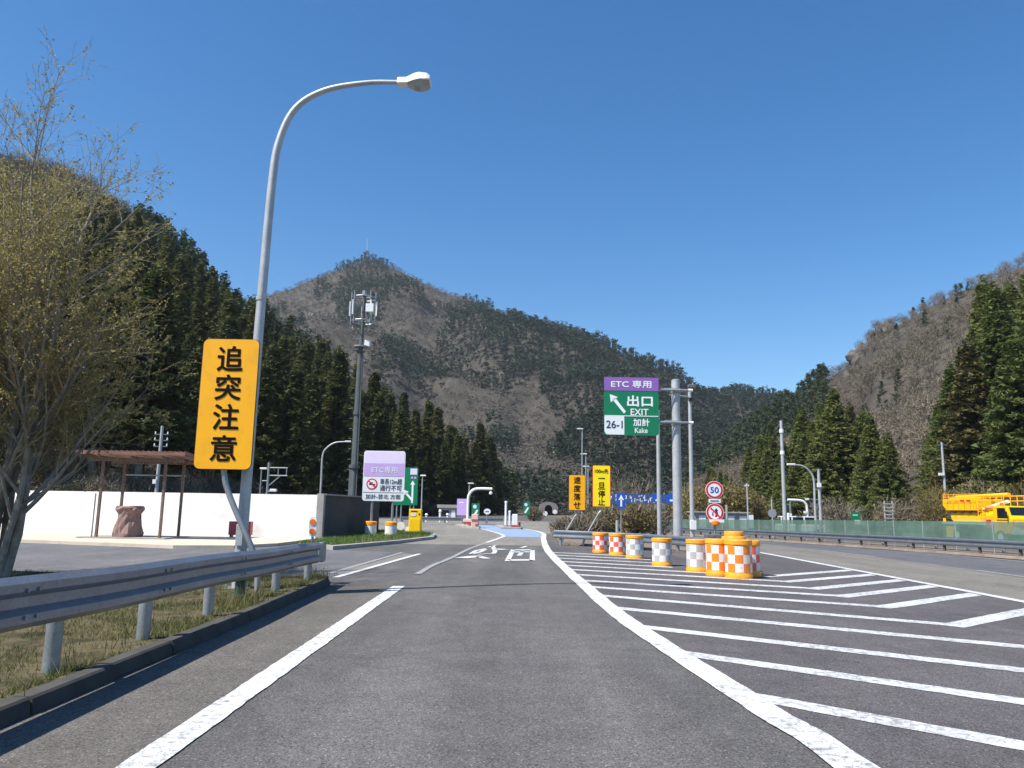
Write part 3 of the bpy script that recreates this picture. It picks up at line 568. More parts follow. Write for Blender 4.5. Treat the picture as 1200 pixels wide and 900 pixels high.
# ------------------------------------------------------------------ lilac prohibition sign on the grass island and neighbours
es = thing("information_sign", "white and lilac sign reading ETC専用 with red prohibition circle on two posts", "sign", (-5.48, 33.5, 0.12))
for x in (-0.47, 0.42): MB().cyl((x, 0.08, 0), 3.3, 0.055, seg=12).build("post", "galvanised", es, smooth=True)
MB().plate(rrect(-0.9, 0.9, 1.44, 3.6, 0.12), 0, 0.025).build("panel", "sign_white", es)
MB().plate(rrect(-0.86, 0.86, 3.06, 3.56, 0.1), -0.006, -0.001).build("top_band", "sign_pale", es)
MB().plate([(-0.87, 2.5), (0.87, 2.5), (0.87, 3.06), (-0.87, 3.06)], -0.008, -0.001).build("lilac_band", "sign_lilac", es)
text("ETC専用", 0.02, 2.78, 1.12, 0.27, -0.013, "letter_white", es, 0.004)
ci = MB(); ci.plate(disc(-0.5, 2.16, 0.24), -0.008, -0.001); ci = ci.build("prohibition_ring", "sign_red", es)
MB().plate(disc(-0.5, 2.16, 0.185), -0.012, -0.0085).build("ring_centre", "sign_white", ci)
b = MB(); b.plate([(-0.62, 2.12), (-0.47, 2.12), (-0.47, 2.24), (-0.56, 2.24), (-0.62, 2.19)], -0.015, -0.0125).plate([(-0.45, 2.1), (-0.36, 2.1), (-0.36, 2.17), (-0.45, 2.17)], -0.015, -0.0125); b.build("truck_symbol", "letter_dark", ci)
b = MB(); b.plate([(-0.66, 2.27), (-0.62, 2.31), (-0.34, 2.05), (-0.38, 2.01)], -0.018, -0.0155); b.build("slash", "sign_red", ci)
text("車長12m超", 0.32, 2.28, 0.94, 0.24, -0.008, "letter_grey", es, 0.012); text("通行不可", 0.32, 2.0, 0.94, 0.24, -0.008, "letter_grey", es, 0.012)
MB().plate([(-0.87, 1.8), (0.87, 1.8), (0.87, 1.815), (-0.87, 1.815)], -0.008, -0.001).build("rule", "letter_grey", es)
text("加計-芸北 方面", 0.0, 1.63, 1.5, 0.2, -0.008, "letter_grey", es, 0.012)
for x in (-0.47, 0.4):
    f = thing("sign_footing", "round white weight with yellow top round the lilac sign's post", "sign footing", (-5.48 + x, 33.5, 0.12), group="footings of the lilac sign")
    MB().tube([(0, 0, 0), (0, 0, 0.42)], [0.26, 0.25], 20).build("drum", "drum_white", f, smooth=True); MB().tube([(0, 0, 0.421), (0, 0, 0.55), (0, 0, 0.58)], [0.262, 0.262, 0.22], 20).build("cap", "drum_orange", f, smooth=True)
gs = thing("direction_sign", "green direction sign with white forked arrow behind the lilac sign", "sign", (-5.95, 44, -0.06))
for x in (-0.45, -0.2, 0.3, 0.5): MB().cyl((x, 0.07, 0), 3.4, 0.045, seg=10).build("post", "galvanised", gs, smooth=True)
MB().plate(rrect(-0.7, 0.7, 1.5, 3.62, 0.06), 0, 0.03).build("panel", "sign_green", gs)
MB().plate([(0.25, 3.22), (0.64, 3.22), (0.64, 3.56), (0.25, 3.56)], -0.006, -0.001).build("pale_plate", "sign_pale", gs)
b = MB(); b.plate([(0.36, 1.62), (0.46, 1.62), (0.46, 2.65), (0.36, 2.65)], -0.006, -0.001).plate([(0.27, 2.65), (0.55, 2.65), (0.41, 2.88)], -0.006, -0.001).plate([(0.36, 1.75), (0.36, 1.92), (0.08, 2.22), (0.0, 2.14)], -0.006, -0.001).plate([(-0.1, 2.36), (-0.04, 2.06), (0.2, 2.26)], -0.006, -0.001); b.build("arrow", "letter_white", gs)
for x in (0.3, 0.47): MB().plate([(x, 2.99), (x + .12, 2.99), (x + .12, 3.1), (x, 3.1)], -0.006, -0.001).build("faded_mark", "sign_lilac", gs)
yb = thing("yellow_cabinet", "bright yellow roadside cabinet with white emblem on the island tip", "cabinet", (-4.55, 37.7, 0.12))
MB().box((0, 0, 0.56), (0.6, 0.42, 1.12)).build("housing", "machine_yellow", yb, bevel=0.03); MB().box((0, -0.215, 0.36), (0.5, 0.02, 0.6)).build("lower_door", "machine_yellow", yb, bevel=0.006)
MB().plate([(-0.08 + .14 * math.cos(R(a)), 0.86 + .09 * math.sin(R(a))) for a in range(0, 360, 18)], -0.222, -0.211).build("emblem", "sign_white", yb)
MB().plate([(-0.2, 0.99), (0.1, 0.99), (0.1, 1.04), (-0.2, 1.04)], -0.222, -0.211).build("slot", "black", yb); MB().plate(disc(0.2, 0.88, 0.04), -0.222, -0.211).build("knob", "black", yb)
def round_marker(label, x, y, z0, h, r=0.15, group=None):
    o = thing("marker", label, "marker", (x, y, z0), group=group); MB().cyl((0, 0.03, 0), h, 0.03, seg=8).build("post", "galvanised", o)
    MB().plate(disc(0, h, r), 0.0, 0.028).build("disc", "sign_white", o); return o
round_marker("low white round marker between the sign posts and yellow cabinet", -5.3, 38.0, 0.12, 0.3, 0.2)
round_marker("small white marker leaning beside the yellow cabinet", -4.92, 37.6, 0.12, 0.16, 0.12)

# ------------------------------------------------------------------ toll gate area
def sign_post(o, h, r=0.04): MB().cyl((0, 0.06, 0), h, r, seg=10).build("post", "galvanised", o, smooth=True)
ts = thing("toll_hut", "low grey hut with flat roof beyond the toll lane", "hut", (-6.75, 85, -0.06))
MB().box((0, 0, 0.7), (1.9, 1.6, 1.4)).build("wall", "shed_grey", ts); MB().box((0, 0, 1.57), (2.2, 2.0, 0.34)).build("roof", "concrete", ts, bevel=0.02)
MB().box((-0.3, -0.81, 0.85), (0.9, 0.03, 0.6)).build("window", "window_dark", ts); MB().box((0.65, -0.81, 0.6), (0.4, 0.03, 1.1)).build("door", "white_metal", ts)
ps = thing("gate_sign", "plain lilac sign beside the toll island", "sign", (-3.65, 60, 0.0)); sign_post(ps, 2.0)
MB().plate(rrect(-0.43, 0.43, 0.78, 2.05, 0.05), 0, 0.03).build("panel", "sign_lilac", ps); MB().plate([(-0.3, 1.72), (0.1, 1.72), (0.1, 1.79), (-0.3, 1.79)], -0.006, -0.001).build("bar", "sign_white", ps)
al = thing("camera_pole", "pale pole with long horizontal arm and hanging camera over the toll lane", "pole", (-3.2, 59.5, 0.0))
MB().tube(smooth_path([(0, 0, 0), (0, 0, 1.9), (0.08, 0, 2.4), (0.4, 0, 2.75), (0.9, 0, 2.84), (1.82, 0, 2.83)], 6), 0.1, 12).build("pole", "white_metal", al, smooth=True)
MB().cyl((1.72, 0, 2.62), 0.12, 0.02, seg=6).build("hanger", "galvanised", al); b = MB(); b.tube([(1.72, 0, 2.4), (1.72, 0, 2.45), (1.72, 0, 2.56), (1.72, 0, 2.63)], [0.05, 0.13, 0.13, 0.06], 12); b.build("camera", "white_metal", al, smooth=True)
l5 = thing("lamp_post", "thin lamp post with flat white head beyond the toll lane", "street lamp", (-4.23, 80, -0.06))
MB().cyl((0, 0, 0), 3.9, 0.05, seg=8).build("post", "pole_steel", l5); MB().box((0.16, 0, 3.95), (0.6, 0.3, 0.12)).build("lamp_head", "white_metal", l5, bevel=0.03)
l6 = thing("lamp_post", "thin pale lamp post behind the yellow cabinet", "street lamp", (-6.25, 55, -0.06))
MB().cyl((0, 0, 0), 3.6, 0.05, 0.035, 8).build("post", "pole_steel", l6); MB().box((0.05, 0, 3.63), (0.4, 0.2, 0.1)).build("lamp_head", "white_metal", l6, bevel=0.03)
for nm, x, y, s_, lab in (("toll_signal", -2.4, 54.5, 1, "green toll signal panel with white figure behind the pale barrier"), ("toll_signal", 1.72, 80, 1.25, "green toll signal panel on a thin post beside the exit lane")):
    o = thing(nm, lab, "signal", (x, y, 0.0)); sign_post(o, 1.6 * s_); MB().plate(rrect(-0.28 * s_, 0.28 * s_, 0.65 * s_, 1.68 * s_, 0.04), 0, 0.05).build("panel", "sign_green", o)
    b = MB(); b.plate([(-0.2 * s_, 0.8 * s_), (-0.05 * s_, 0.75 * s_), (0.2 * s_, 1.2 * s_), (0.08 * s_, 1.25 * s_)], -0.008, -0.001); b.build("slanted_mark", "letter_white", o); MB().plate(disc(-0.05 * s_, 1.45 * s_, 0.13 * s_), -0.008, -0.001).build("white_mark", "sign_pale", o)
for x, y, w, h, m, lab in ((-2.35, 53.2, 0.5, 0.95, "pink_barrier", "pale pink toll island end block"), (-2.95, 55.2, 0.7, 0.6, "pink_barrier", "low pale pink block behind the toll island end")):
    o = thing("island_block", lab, "barrier", (x, y, 0.0)); MB().box((0, 0, h / 2), (w, 1.2, h), taper=0.86).build("block", m, o, bevel=0.04); MB().box((w * .28, -0.63, 0.16), (w * .36, 0.06, 0.3)).build("red_plate", "red_block", o); MB().box((0, 0, h * .6), (w * .95, 1.22, 0.07)).build("band", "red_block", o)
ti = structure(solid([(-2.0, 51.6), (-2.0, 53.8), (-3.3, 60.5), (-4.2, 60.5), (-3.3, 54)], -0.02, 0.12, "toll_island", "concrete"))
structure(solid([(-0.55, 51.8), (0.75, 51.8), (0.9, 54), (-0.2, 60), (-1.1, 60)], -0.02, 0.12, "toll_island", "concrete"))
wsn = thing("octagon_sign", "small white octagonal sign on a post beyond the toll lane", "sign", (-2.03, 70, 0.0)); sign_post(wsn, 1.1, 0.05)
MB().plate([(0.32 * math.cos(R(a)), 1.08 + .27 * math.sin(R(a))) for a in range(22, 382, 45)], 0, 0.04).build("panel", "sign_white", wsn); MB().plate([(-0.16, 1.02), (0.16, 1.02), (0.16, 1.12), (-0.16, 1.12)], -0.006, -0.001).build("bar", "letter_grey", wsn)
for x, h, r, lab in ((-0.27, 1.75, 0.1, "tall white toll lane sensor post"), (-0.0, 1.1, 0.09, "shorter white toll lane sensor post")):
    o = thing("sensor_post", lab, "post", (x, 54, 0.115)); MB().tube([(0, 0, 0), (0, 0, h - .12)], r * .8, 12).build("post", "white_metal", o, smooth=True); MB().tube([(0, 0, h - .13), (0, 0, h - .03), (0, 0, h)], [r, r, r * .5], 12).build("cap", "white_metal", o, smooth=True); MB().box((0, 0, 0.06), (0.3, 0.3, 0.12)).build("foot", "concrete", o)
o = thing("toll_cabinet", "white toll machine cabinet on a red brown base", "cabinet", (0.36, 53.2, 0.115)); MB().box((0, 0, 0.5), (0.36, 0.4, 0.75)).build("cabinet", "white_metal", o, bevel=0.03); MB().box((0.05, -0.05, 0.06), (0.6, 0.6, 0.14)).build("base", "red_block", o); MB().box((0.32, 0.2, 0.18), (0.14, 0.4, 0.34)).build("red_plate", "red_block", o)
for x, y, z, r, lab in ((4.56, 100, 0.86, 0.3, "white round marker lower of two before the tunnel"), (5.8, 100, 1.1, 0.27, "white round marker higher of two before the tunnel")): round_marker(lab, x, y, -0.06, z + 0.06, r)
def simple_rail(name, label, path, top, h, post_step, mat="rail_steel", postmat="galvanised", d=0.05, side=1, base=0.0, group=None, zf=None):
    """beam along a polyline of x,y with round posts"""
    o = thing(name, label, "guard rail", (path[0][0], path[0][1], 0), group=group); ox, oy = path[0]; P = [np.array(p, float) for p in path]; b = MB(); prof = beam_profile(top - h, top, d); n = len(prof); vs = []
    zf = zf or (lambda x, y: base)
    for i, p in enumerate(P):
        t_ = P[min(i + 1, len(P) - 1)] - P[max(i - 1, 0)]; t_ /= np.linalg.norm(t_); nr = np.array([t_[1], -t_[0]]) * side; z0 = zf(*p)
        vs += [(p[0] - ox + nr[0] * x, p[1] - oy + nr[1] * x, z + z0) for x, z in prof]
    b.add(vs, [(i * n + k, i * n + (k + 1) % n, (i + 1) * n + (k + 1) % n, (i + 1) * n + k) for i in range(len(P) - 1) for k in range(n)] + [tuple(range(n)), tuple(range(len(vs) - n, len(vs)))]); b.build("beam", mat, o, smooth=True)
    L = [0.0]; 
    for a, c in zip(P, P[1:]): L.append(L[-1] + np.linalg.norm(c - a))
    s = 0.25
    while s < L[-1]:
        i = max(k for k in range(len(L)) if L[k] <= s); i = min(i, len(P) - 2); f = (s - L[i]) / (L[i + 1] - L[i]); p = P[i] + (P[i + 1] - P[i]) * f; t_ = (P[i + 1] - P[i]) / np.linalg.norm(P[i + 1] - P[i]); nr = np.array([t_[1], -t_[0]]) * side
        q = p - nr * 0.07; z0 = zf(*p); MB().cyl((q[0] - ox, q[1] - oy, z0 - 0.1), top + 0.08, 0.055, seg=10).build("post", postmat, o, smooth=True); s += post_step
    return o
simple_rail("guard_rail", "distant low guard rail across the far side of the toll area", [(-9.8, 69.5), (-5, 70.5), (-0.6, 71.5)], 0.5, 0.3, 1.9, side=1)
for k, (x, h) in enumerate(((-8.6, 1.0), (-7.9, 0.85), (-6.6, 1.25), (-5.9, 0.9))):
    o = tag(MB().tube([(0, 0, 0), (0, 0, h * .8), (0, 0, h * .85), (0, 0, h)], [0.09, 0.09, 0.16, 0.1], 10).build("bollard", "sign_white", None, (x, 74, -0.06), smooth=True), "white lane bollard behind the distant guard rail", "bollard", "white bollards beyond the toll area")
# tunnel portal at the mountain foot
tp = thing("tunnel_portal", "distant concrete tunnel portal with dark arch at the mountain foot", "tunnel", (15.8, 318, -0.06)); tp.scale = (.74, 1, .78); arch = [(2.1 * math.cos(R(a)), 2.3 + 2.1 * math.sin(R(a))) for a in range(0, 181, 15)]
inner = [(2.1, 0)] + arch + [(-2.1, 0)]; out = [(5.2, 0), (5.2, 3.4), (4.6, 4.4), (3.6, 5.2), (2.4, 5.7), (1.2, 6.0), (0, 6.1), (-1.2, 6.0), (-2.4, 5.7), (-3.6, 5.2), (-4.4, 4.6), (-5.0, 3.8), (-5.2, 2.4), (-5.2, 1.2), (-5.2, 0)]
b = MB(); n = len(inner); b.add([(x, 0, z) for x, z in inner] + [(x, 0, z) for x, z in out], [(i, i + 1, n + i + 1, n + i) for i in range(n - 1)]); b.add([(x, 0, z) for x, z in out] + [(x, 3, z) for x, z in out], [(i, i + 1, n + i + 1, n + i) for i in range(n - 1)]); b.build("portal_wall", "tunnel_concrete", tp)
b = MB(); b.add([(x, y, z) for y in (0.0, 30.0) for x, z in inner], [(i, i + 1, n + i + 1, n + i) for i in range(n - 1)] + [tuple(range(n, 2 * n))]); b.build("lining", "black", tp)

# ------------------------------------------------------------------ nose of the gore: rail, signs, drums
simple_rail("guard_rail", "galvanised guard rail curving round the island behind the drums", smooth_path([(1.7, 29.6), (3.2, 28.35), (4.85, 26.1), (5.85, 23.4), (6.1, 22.3)], 5), 0.56, 0.3, 1.9, side=1)
def bent_sign(label, loc, w, h, z0, facemat, chars, cm_, size, extra=None, edge="sign_edge", bend=0.35):
    o = thing("warning_sign", label, "sign", loc)
    MB().tube(smooth_path([(-bend * 1.6, 0.06, 0), (-bend * 1.45, 0.06, 0.3), (-bend * 0.25, 0.07, z0 - 0.25), (0, 0.07, z0 - 0.02), (0, 0.07, z0 + h * .9)], 5), 0.038, 10).build("post", "galvanised", o, smooth=True)
    MB().plate(rrect(-w / 2, w / 2, z0, z0 + h, 0.05), 0, 0.02).build("panel", edge, o); MB().plate(rrect(-w / 2 + .02, w / 2 - .02, z0 + .02, z0 + h - .02, 0.045), -0.005, -0.0005).build("face", facemat, o)
    for ch, z in chars: text(ch, 0, z0 + z, size, size if ch != "一" else size * 0.12, -0.01, cm_, o, 0.012, "character")
    if extra: text(extra[0], 0, z0 + extra[1], extra[2], extra[3], -0.01, cm_, o, 0.01)
    return o
bent_sign("amber sign reading 速度落せ on a bent pipe above the curved guard rail", (2.6, 30.1, 0.0), 0.66, 1.38, 1.3, "sign_amber", [("速", 1.17), ("度", .85), ("落", .53), ("せ", .21)], "letter_dark", 0.26)
bent_sign("yellow sign reading 一旦停止 with red edge on a bent pipe above the rail", (3.42, 29.0, 0.0), 0.68, 1.55, 1.45, "sign_yellow", [("一", 1.06), ("旦", .78), ("停", .48), ("止", .19)], "letter_dark", 0.25, ("100m先", 1.33, 0.5, 0.17), "sign_red", 0.42)
ow = thing("one_way_sign", "small blue sign with white upward arrow on a thin post", "sign", (4.44, 31, 0.09)); MB().cyl((0, 0.05, 0), 1.95, 0.03, seg=10).build("post", "galvanised", ow, smooth=True)
MB().plate(rrect(-0.16, 0.16, 1.32, 1.94, 0.03), 0, 0.02).build("panel", "sign_blue", ow); b = MB(); b.plate([(-0.035, 1.4), (0.035, 1.4), (0.035, 1.68), (-0.035, 1.68)], -0.006, -0.001).plate([(-0.11, 1.66), (0.11, 1.66), (0, 1.87)], -0.006, -0.001); b.build("arrow", "letter_white", ow)
MB().cyl((-0.14, 0.2, 0), 0.85, 0.06, seg=10).build("stub", "pole_steel", ow)
# exit sign
ex = thing("exit_sign", "green and purple EXIT sign for 加計 on a thick grey pole", "sign", (6.6, 30.6, 0.07))
MB().cyl((0, 0, 0), 6.5, 0.185, 0.165, 24).build("pole", "pole_steel", ex, smooth=True); MB().cyl((0, 0, 6.5), 0.03, 0.175, 0.12, 24).build("pole_cap", "pole_steel", ex)
X0, X1 = -2.93, -0.76
for z in (6.05, 4.75):
    MB().tube([(X0 + .2, -0.28, z), (0.5, -0.28, z)], 0.045, 10).build("bracket_arm", "galvanised", ex, smooth=True); MB().tube([(X1 - .1, -0.2, z + .06), (-0.16, -0.2, z + 0.06)], 0.03, 8).build("bracket_arm", "galvanised", ex)
    MB().cyl((0, 0, z - 0.09), 0.18, 0.2, seg=20).build("clamp", "galvanised", ex, smooth=True); MB().box((0, -0.22, z), (0.3, 0.12, 0.14)).build("clamp_block", "galvanised", ex); MB().tube([(0.45, -0.28, z), (0.62, -0.28, z)], 0.06, 10).build("arm_end", "white_metal", ex)
MB().plate(rrect(X0, X1, 4.2, 5.97, 0.13), -0.36, -0.33).build("green_panel", "sign_green", ex); MB().plate([(X0 + .01, 5.98), (X1 + .01, 5.98), (X1 + .01, 6.52), (X0 + .01, 6.52)], -0.37, -0.34).build("purple_panel", "sign_purple", ex)
text("ETC 専用", (X0 + X1) / 2, 6.25, 1.6, 0.29, -0.375, "letter_white", ex, 0.012)
text("出口", -1.5, 5.57, 1.0, 0.42, -0.368, "letter_white", ex, 0.022); text("EXIT", -1.52, 5.13, 0.7, 0.25, -0.368, "letter_white", ex, 0.014)
b = MB(); b.plate([(-2.14, 5.06), (-2.06, 5.14), (-2.48, 5.68), (-2.58, 5.6)], -0.366, -0.361).plate([(-2.7, 5.83), (-2.66, 5.5), (-2.38, 5.72)], -0.366, -0.361); b.build("arrow", "letter_white", ex)
MB().plate([(X0 + .02, 4.955), (X1 - .02, 4.955), (X1 - .02, 4.985), (X0 + .02, 4.985)], -0.366, -0.361).build("rule", "letter_white", ex)
MB().plate([(X0 + .14, 4.22), (X0 + .8, 4.22), (X0 + .8, 4.95), (X0 + .015, 4.95), (X0 + .015, 4.36), (X0 + .06, 4.26)], -0.366, -0.361).build("number_panel", "sign_white", ex); text("26-1", X0 + .41, 4.62, 0.64, 0.3, -0.37, "letter_navy", ex, 0.012)
text("加計", -1.45, 4.72, 0.64, 0.29, -0.366, "letter_white", ex, 0.016); text("Kake", -1.46, 4.40, 0.5, 0.2, -0.366, "letter_white", ex, 0.012)
cp_ = thing("camera_pole", "slim grey pole with camera and side arm beside the exit sign", "pole", (8.2, 35, 0.0)); MB().cyl((0, 0, -0.2), 7.15, 0.11, 0.08, 14).build("pole", "pole_steel", cp_, smooth=True)
MB().tube([(0, 0, 6.55), (-0.95, -0.1, 6.62)], 0.05, 8).build("arm", "galvanised", cp_); MB().box((0.08, -0.05, 7.05), (0.34, 0.22, 0.16)).build("camera", "dark_steel", cp_, bevel=0.02); MB().tube([(0, -.12, 6.35), (0, -.12, 6.5)], 0.09, 12).build("dome", "black", cp_)
MB().box((0, -0.14, 0.75), (0.26, 0.2, 0.4)).build("control_box", "white_metal", cp_, bevel=0.01)
tag(MB().cyl((0, 0, 0), 6.0, 0.1, 0.085, 14).build("bare_pole", "pole_steel", None, (6.72, 35, -0.06), smooth=True), "plain slim pole rising behind the exit sign's lower edge", "pole")
# speed limit and no overtaking
sp = thing("speed_sign", "round 50 speed limit sign over a round no overtaking sign", "sign", (7.12, 27, 0.05)); MB().cyl((0, 0.05, 0), 2.2, 0.038, seg=12).build("post", "galvanised", sp, smooth=True)
for z, kind in ((2.04, 0), (1.27, 1)):
    d_ = MB().plate(disc(0, z, 0.31), 0, 0.02).build("disc", "sign_white", sp); MB().plate(disc(0, z, 0.295), -0.004, -0.0005).build("red_ring", "sign_red", d_); MB().plate(disc(0, z, 0.225), -0.008, -0.0045).build("white_centre", "sign_white", d_)
    if kind == 0: text("50", 0, z, 0.29, 0.2, -0.012, "sign_blue", d_, 0.022)
    else:
        b = MB(); b.plate([(-0.01, z - .15), (0.06, z - .15), (0.11, z - 0.02), (0.06, z + .06), (0.0, z + .02), (0.04, z - .03)], -0.012, -0.0085).plate([(-0.03, z + .04), (0.12, z + .05), (0.04, z + .15)], -0.012, -0.0085).plate([(-0.1, z - .12), (-0.06, z - .12), (-0.06, z + .0), (-0.1, z + .0)], -0.012, -0.0085); b.build("arrow", "letter_navy", d_)
        MB().plate([(-0.17, z + .13), (-0.13, z + .17), (0.17, z - .13), (0.13, z - .17)], -0.015, -0.0125).build("slash", "sign_red", d_)
MB().plate(rrect(-0.21, 0.21, 1.6, 1.73, 0.03), 0, 0.02).build("plaque", "sign_white", sp); MB().plate([(-0.15, 1.645), (0.15, 1.645), (0.15, 1.685), (-0.15, 1.685)], -0.006, -0.001).build("plaque_bar", "letter_grey", sp)
MB().tube([(0, -0.06, 0.82), (0, -0.06, 0.86), (0, -0.06, 0.95), (0, -0.06, 1.0)], [0.08, 0.14, 0.14, 0.07], 14).build("flashing_lamp", "lamp_orange", sp, smooth=True); MB().box((0.05, -0.02, 0.98), (0.5, 0.05, 0.1)).build("lamp_bracket", "sign_white", sp)
cb = thing("control_box", "grey ribbed control box at the foot of the speed sign", "box", (7.1, 26.3, 0.05)); MB().box((0, 0, 0.27), (1.0, 0.5, 0.54)).build("box", "dark_steel", cb, bevel=0.02)
for x in (-0.35, -0.12, 0.12, 0.35): MB().box((x, -0.26, 0.27), (0.14, 0.04, 0.46)).build("rib", "dark_steel", cb, bevel=0.01)
# cushion drums
def drum(label, x, y, r, h, odd, even, rz, z=0.0, lid=True):
    o = thing("cushion_drum", label, "traffic drum", (x, y, z), rz, "cushion drums on the gore")
    MB().tube([(0, 0, 0), (0, 0, .015), (0, 0, h * .1), (0, 0, h * .13), (0, 0, h * .86), (0, 0, h * .88), (0, 0, h * .89)], [r * .99, r * 1.0, r * 1.0, r * .95, r * .95, r * .95, r * .8], 32).build("body", "drum_orange", o, smooth=True)
    b = MB(); ncol, nr, sub = 10, 3, 4; z0, z1 = h * .17, h * .84; rr = r * .957
    for k in range(ncol):
        for j in range(nr):
            for s in range(sub):
                a0 = 2 * math.pi * (k + s / sub) / ncol; a1 = 2 * math.pi * (k + (s + 1) / sub) / ncol; c0, c1 = z0 + (z1 - z0) * j / nr, z0 + (z1 - z0) * (j + 1) / nr
                b.add([(rr * math.cos(a0), rr * math.sin(a0), c0), (rr * math.cos(a1), rr * math.sin(a1), c0), (rr * math.cos(a1), rr * math.sin(a1), c1), (rr * math.cos(a0), rr * math.sin(a0), c1)], [(0, 1, 2, 3)], (k + j) % 2)
    b.build("chequered_band", [even, odd], o)
    MB().tube([(0, 0, h * .875), (0, 0, h * .88), (0, 0, h * .985), (0, 0, h), (0, 0, h)], [r * .95, r * 1.0, r * 1.0, r * .97, r * .2], 32).build("lid", "drum_orange", o, smooth=True); return o
drum("orange drum with red and white checks nearest the bent amber sign", 2.88, 24.8, .245, .62, "drum_red", "drum_white", .1)
drum("orange drum with red and white checks second from the bent amber sign", 3.25, 23.6, .25, .64, "drum_red", "drum_white", .35)
drum("orange drum with white and grey checks beside the red checked pair", 3.54, 22.1, .255, .64, "drum_grey", "drum_white", .2)
drum("orange drum with faint pale checks standing alone before the rail", 3.75, 19.25, .25, .67, "drum_grey", "drum_white", .5)
drum("orange drum with white and grey checks beside the drum cluster", 4.22, 17.6, .25, .71, "drum_grey", "drum_white", 0.0)
drum("orange and white checked drum at the rail side of the cluster", 4.4, 16.55, .26, .76, "drum_coral", "drum_white", .15)
drum("orange and white checked drum at the front of the cluster", 4.68, 16.02, .28, .77, "drum_coral", "drum_white", .4)
drum("red checked drum at the mainline side of the cluster", 5.05, 16.6, .26, .74, "drum_red", "drum_white", .1)
drum("tall orange drum in the middle of the cluster", 4.92, 17.15, .26, .8, "drum_coral", "drum_white", .3)
drum("tallest orange drum at the back of the cluster", 5.1, 17.75, .22, .9, "drum_coral", "drum_white", .25)

# ------------------------------------------------------------------ median: rails, green fence
zr = lambda x, y: gz(x, y) + 0.02
simple_rail("guard_rail", "long guard rail with dark posts beside the passing lane", [(RAILX(y), y) for y in axis(14, 76, 2)], 0.56, 0.27, 1.9, postmat="dark_brown_metal", side=-1, zf=zr)
simple_rail("guard_rail", "long guard rail with pale posts on the far side of the median", [(RAILX(y) + 1.7, y) for y in axis(15, 76, 2)], 0.56, 0.27, 1.9, side=1, zf=zr)
fe = thing("median_fence", "translucent green anti glare fence along the median", "fence", (0, 0, 0))
ysf = axis(14, 76, 2)
for y0, y1 in zip(ysf, ysf[1:]):
    p = []; 
    for y in (y0 + 0.03, y1 - 0.03): x = RAILX(y) + 0.95; p.append((x, y, gz(x, y)))
    MB().add([(p[0][0], p[0][1], p[0][2] + .32), (p[1][0], p[1][1], p[1][2] + .32), (p[1][0], p[1][1], p[1][2] + 1.2), (p[0][0], p[0][1], p[0][2] + 1.2)], [(0, 1, 2, 3)]).build("net_panel", "fence_green", fe)
for y in ysf: x = RAILX(y) + 0.95; MB().cyl((x, y, gz(x, y)), 1.22, 0.02, seg=8).build("post", "sign_back", fe)

# ------------------------------------------------------------------ yellow works truck
tk = thing("works_truck", "bright yellow works truck with tank and raised platform beyond the median fence", "truck", (30.1, 48.3, gz(30, 48) ), R(3))
b = MB(); b.box((0, 0.4, 0.82), (0.9, 6.0, 0.22)); b.build("chassis", "dark_steel", tk)
for y in (-1.9, 2.2):
    for x in (-0.92, 0.92):
        w_ = MB().tube([(x - .13, y, 0.43), (x + .13, y, 0.43)], 0.43, 24).build("wheel", "rubber", tk, smooth=True); MB().tube([(x - .145, y, 0.43), (x + .145, y, 0.43)], 0.23, 16).build("rim", "white_metal", w_)
cab = MB(); pr = [(-2.95, .62), (-1.35, .62), (-1.35, 2.28), (-2.55, 2.28), (-2.78, 1.72), (-2.95, 1.5)]
cab.add([(x, y, z) for x in (-1.05, 1.05) for y, z in pr], [tuple(range(6)), tuple(range(6, 12))] + [(i, (i + 1) % 6, (i + 1) % 6 + 6, i + 6) for i in range(6)]); cab = cab.build("cab", "truck_yellow", tk, bevel=0.05)
MB().add([(-0.92, -2.805, 1.66), (0.92, -2.805, 1.66), (0.9, -2.6, 2.2), (-0.9, -2.6, 2.2)], [(0, 1, 2, 3)]).build("windscreen", "window_dark", cab)
for s in (-1, 1):
    MB().add([(s * 1.057, -2.62, 1.55), (s * 1.057, -1.75, 1.55), (s * 1.057, -1.75, 2.15), (s * 1.057, -2.45, 2.15)], [(0, 1, 2, 3)]).build("side_window", "window_dark", cab); MB().box((s * 1.06, -2.15, 1.45), (0.02, 0.95, 0.04)).build("door_trim", "black", cab)
    MB().box((s * 0.75, -2.97, 0.95), (0.35, 0.06, 0.2)).build("headlight", "sign_white", cab); MB().box((s * 1.22, -2.75, 1.75), (0.1, 0.08, 0.4)).build("mirror", "black", cab)
MB().box((0, -2.98, 0.72), (2.1, 0.12, 0.22)).build("bumper", "white_metal", tk, bevel=0.02); MB().box((0, -2.975, 1.25), (1.7, 0.05, 0.2)).build("grille", "white_metal", cab)
MB().box((0, 1.2, 1.2), (2.15, 5.0, 0.14)).build("deck", "white_metal", tk); MB().tube([(-0.35, -1.1, 1.62), (-0.35, 3.2, 1.62)], 0.4, 20).build("tank", "truck_yellow", tk, smooth=True)
MB().tube([(-0.35, -1.2, 1.66), (-0.35, -0.55, 1.66)], 0.45, 20).build("tank_end", "truck_yellow", tk, smooth=True)
bo = MB(); pr = [(0.2, 2.0), (3.3, 2.0), (3.7, 2.3), (3.7, 2.72), (0.2, 2.72)]; bo.add([(x, y, z) for x in (-0.95, 0.75) for y, z in pr], [tuple(range(5)), tuple(range(5, 10))] + [(i, (i + 1) % 5, (i + 1) % 5 + 5, i + 5) for i in range(5)]); bo = bo.build("platform_box", "truck_yellow", tk, bevel=0.03)
for k in range(4): MB().box((-0.957, 1.0 + .62 * k, 2.62), (0.02, 0.42, 0.1)).build("panel_mark", "sign_red" if k < 2 else "drum_orange", bo)
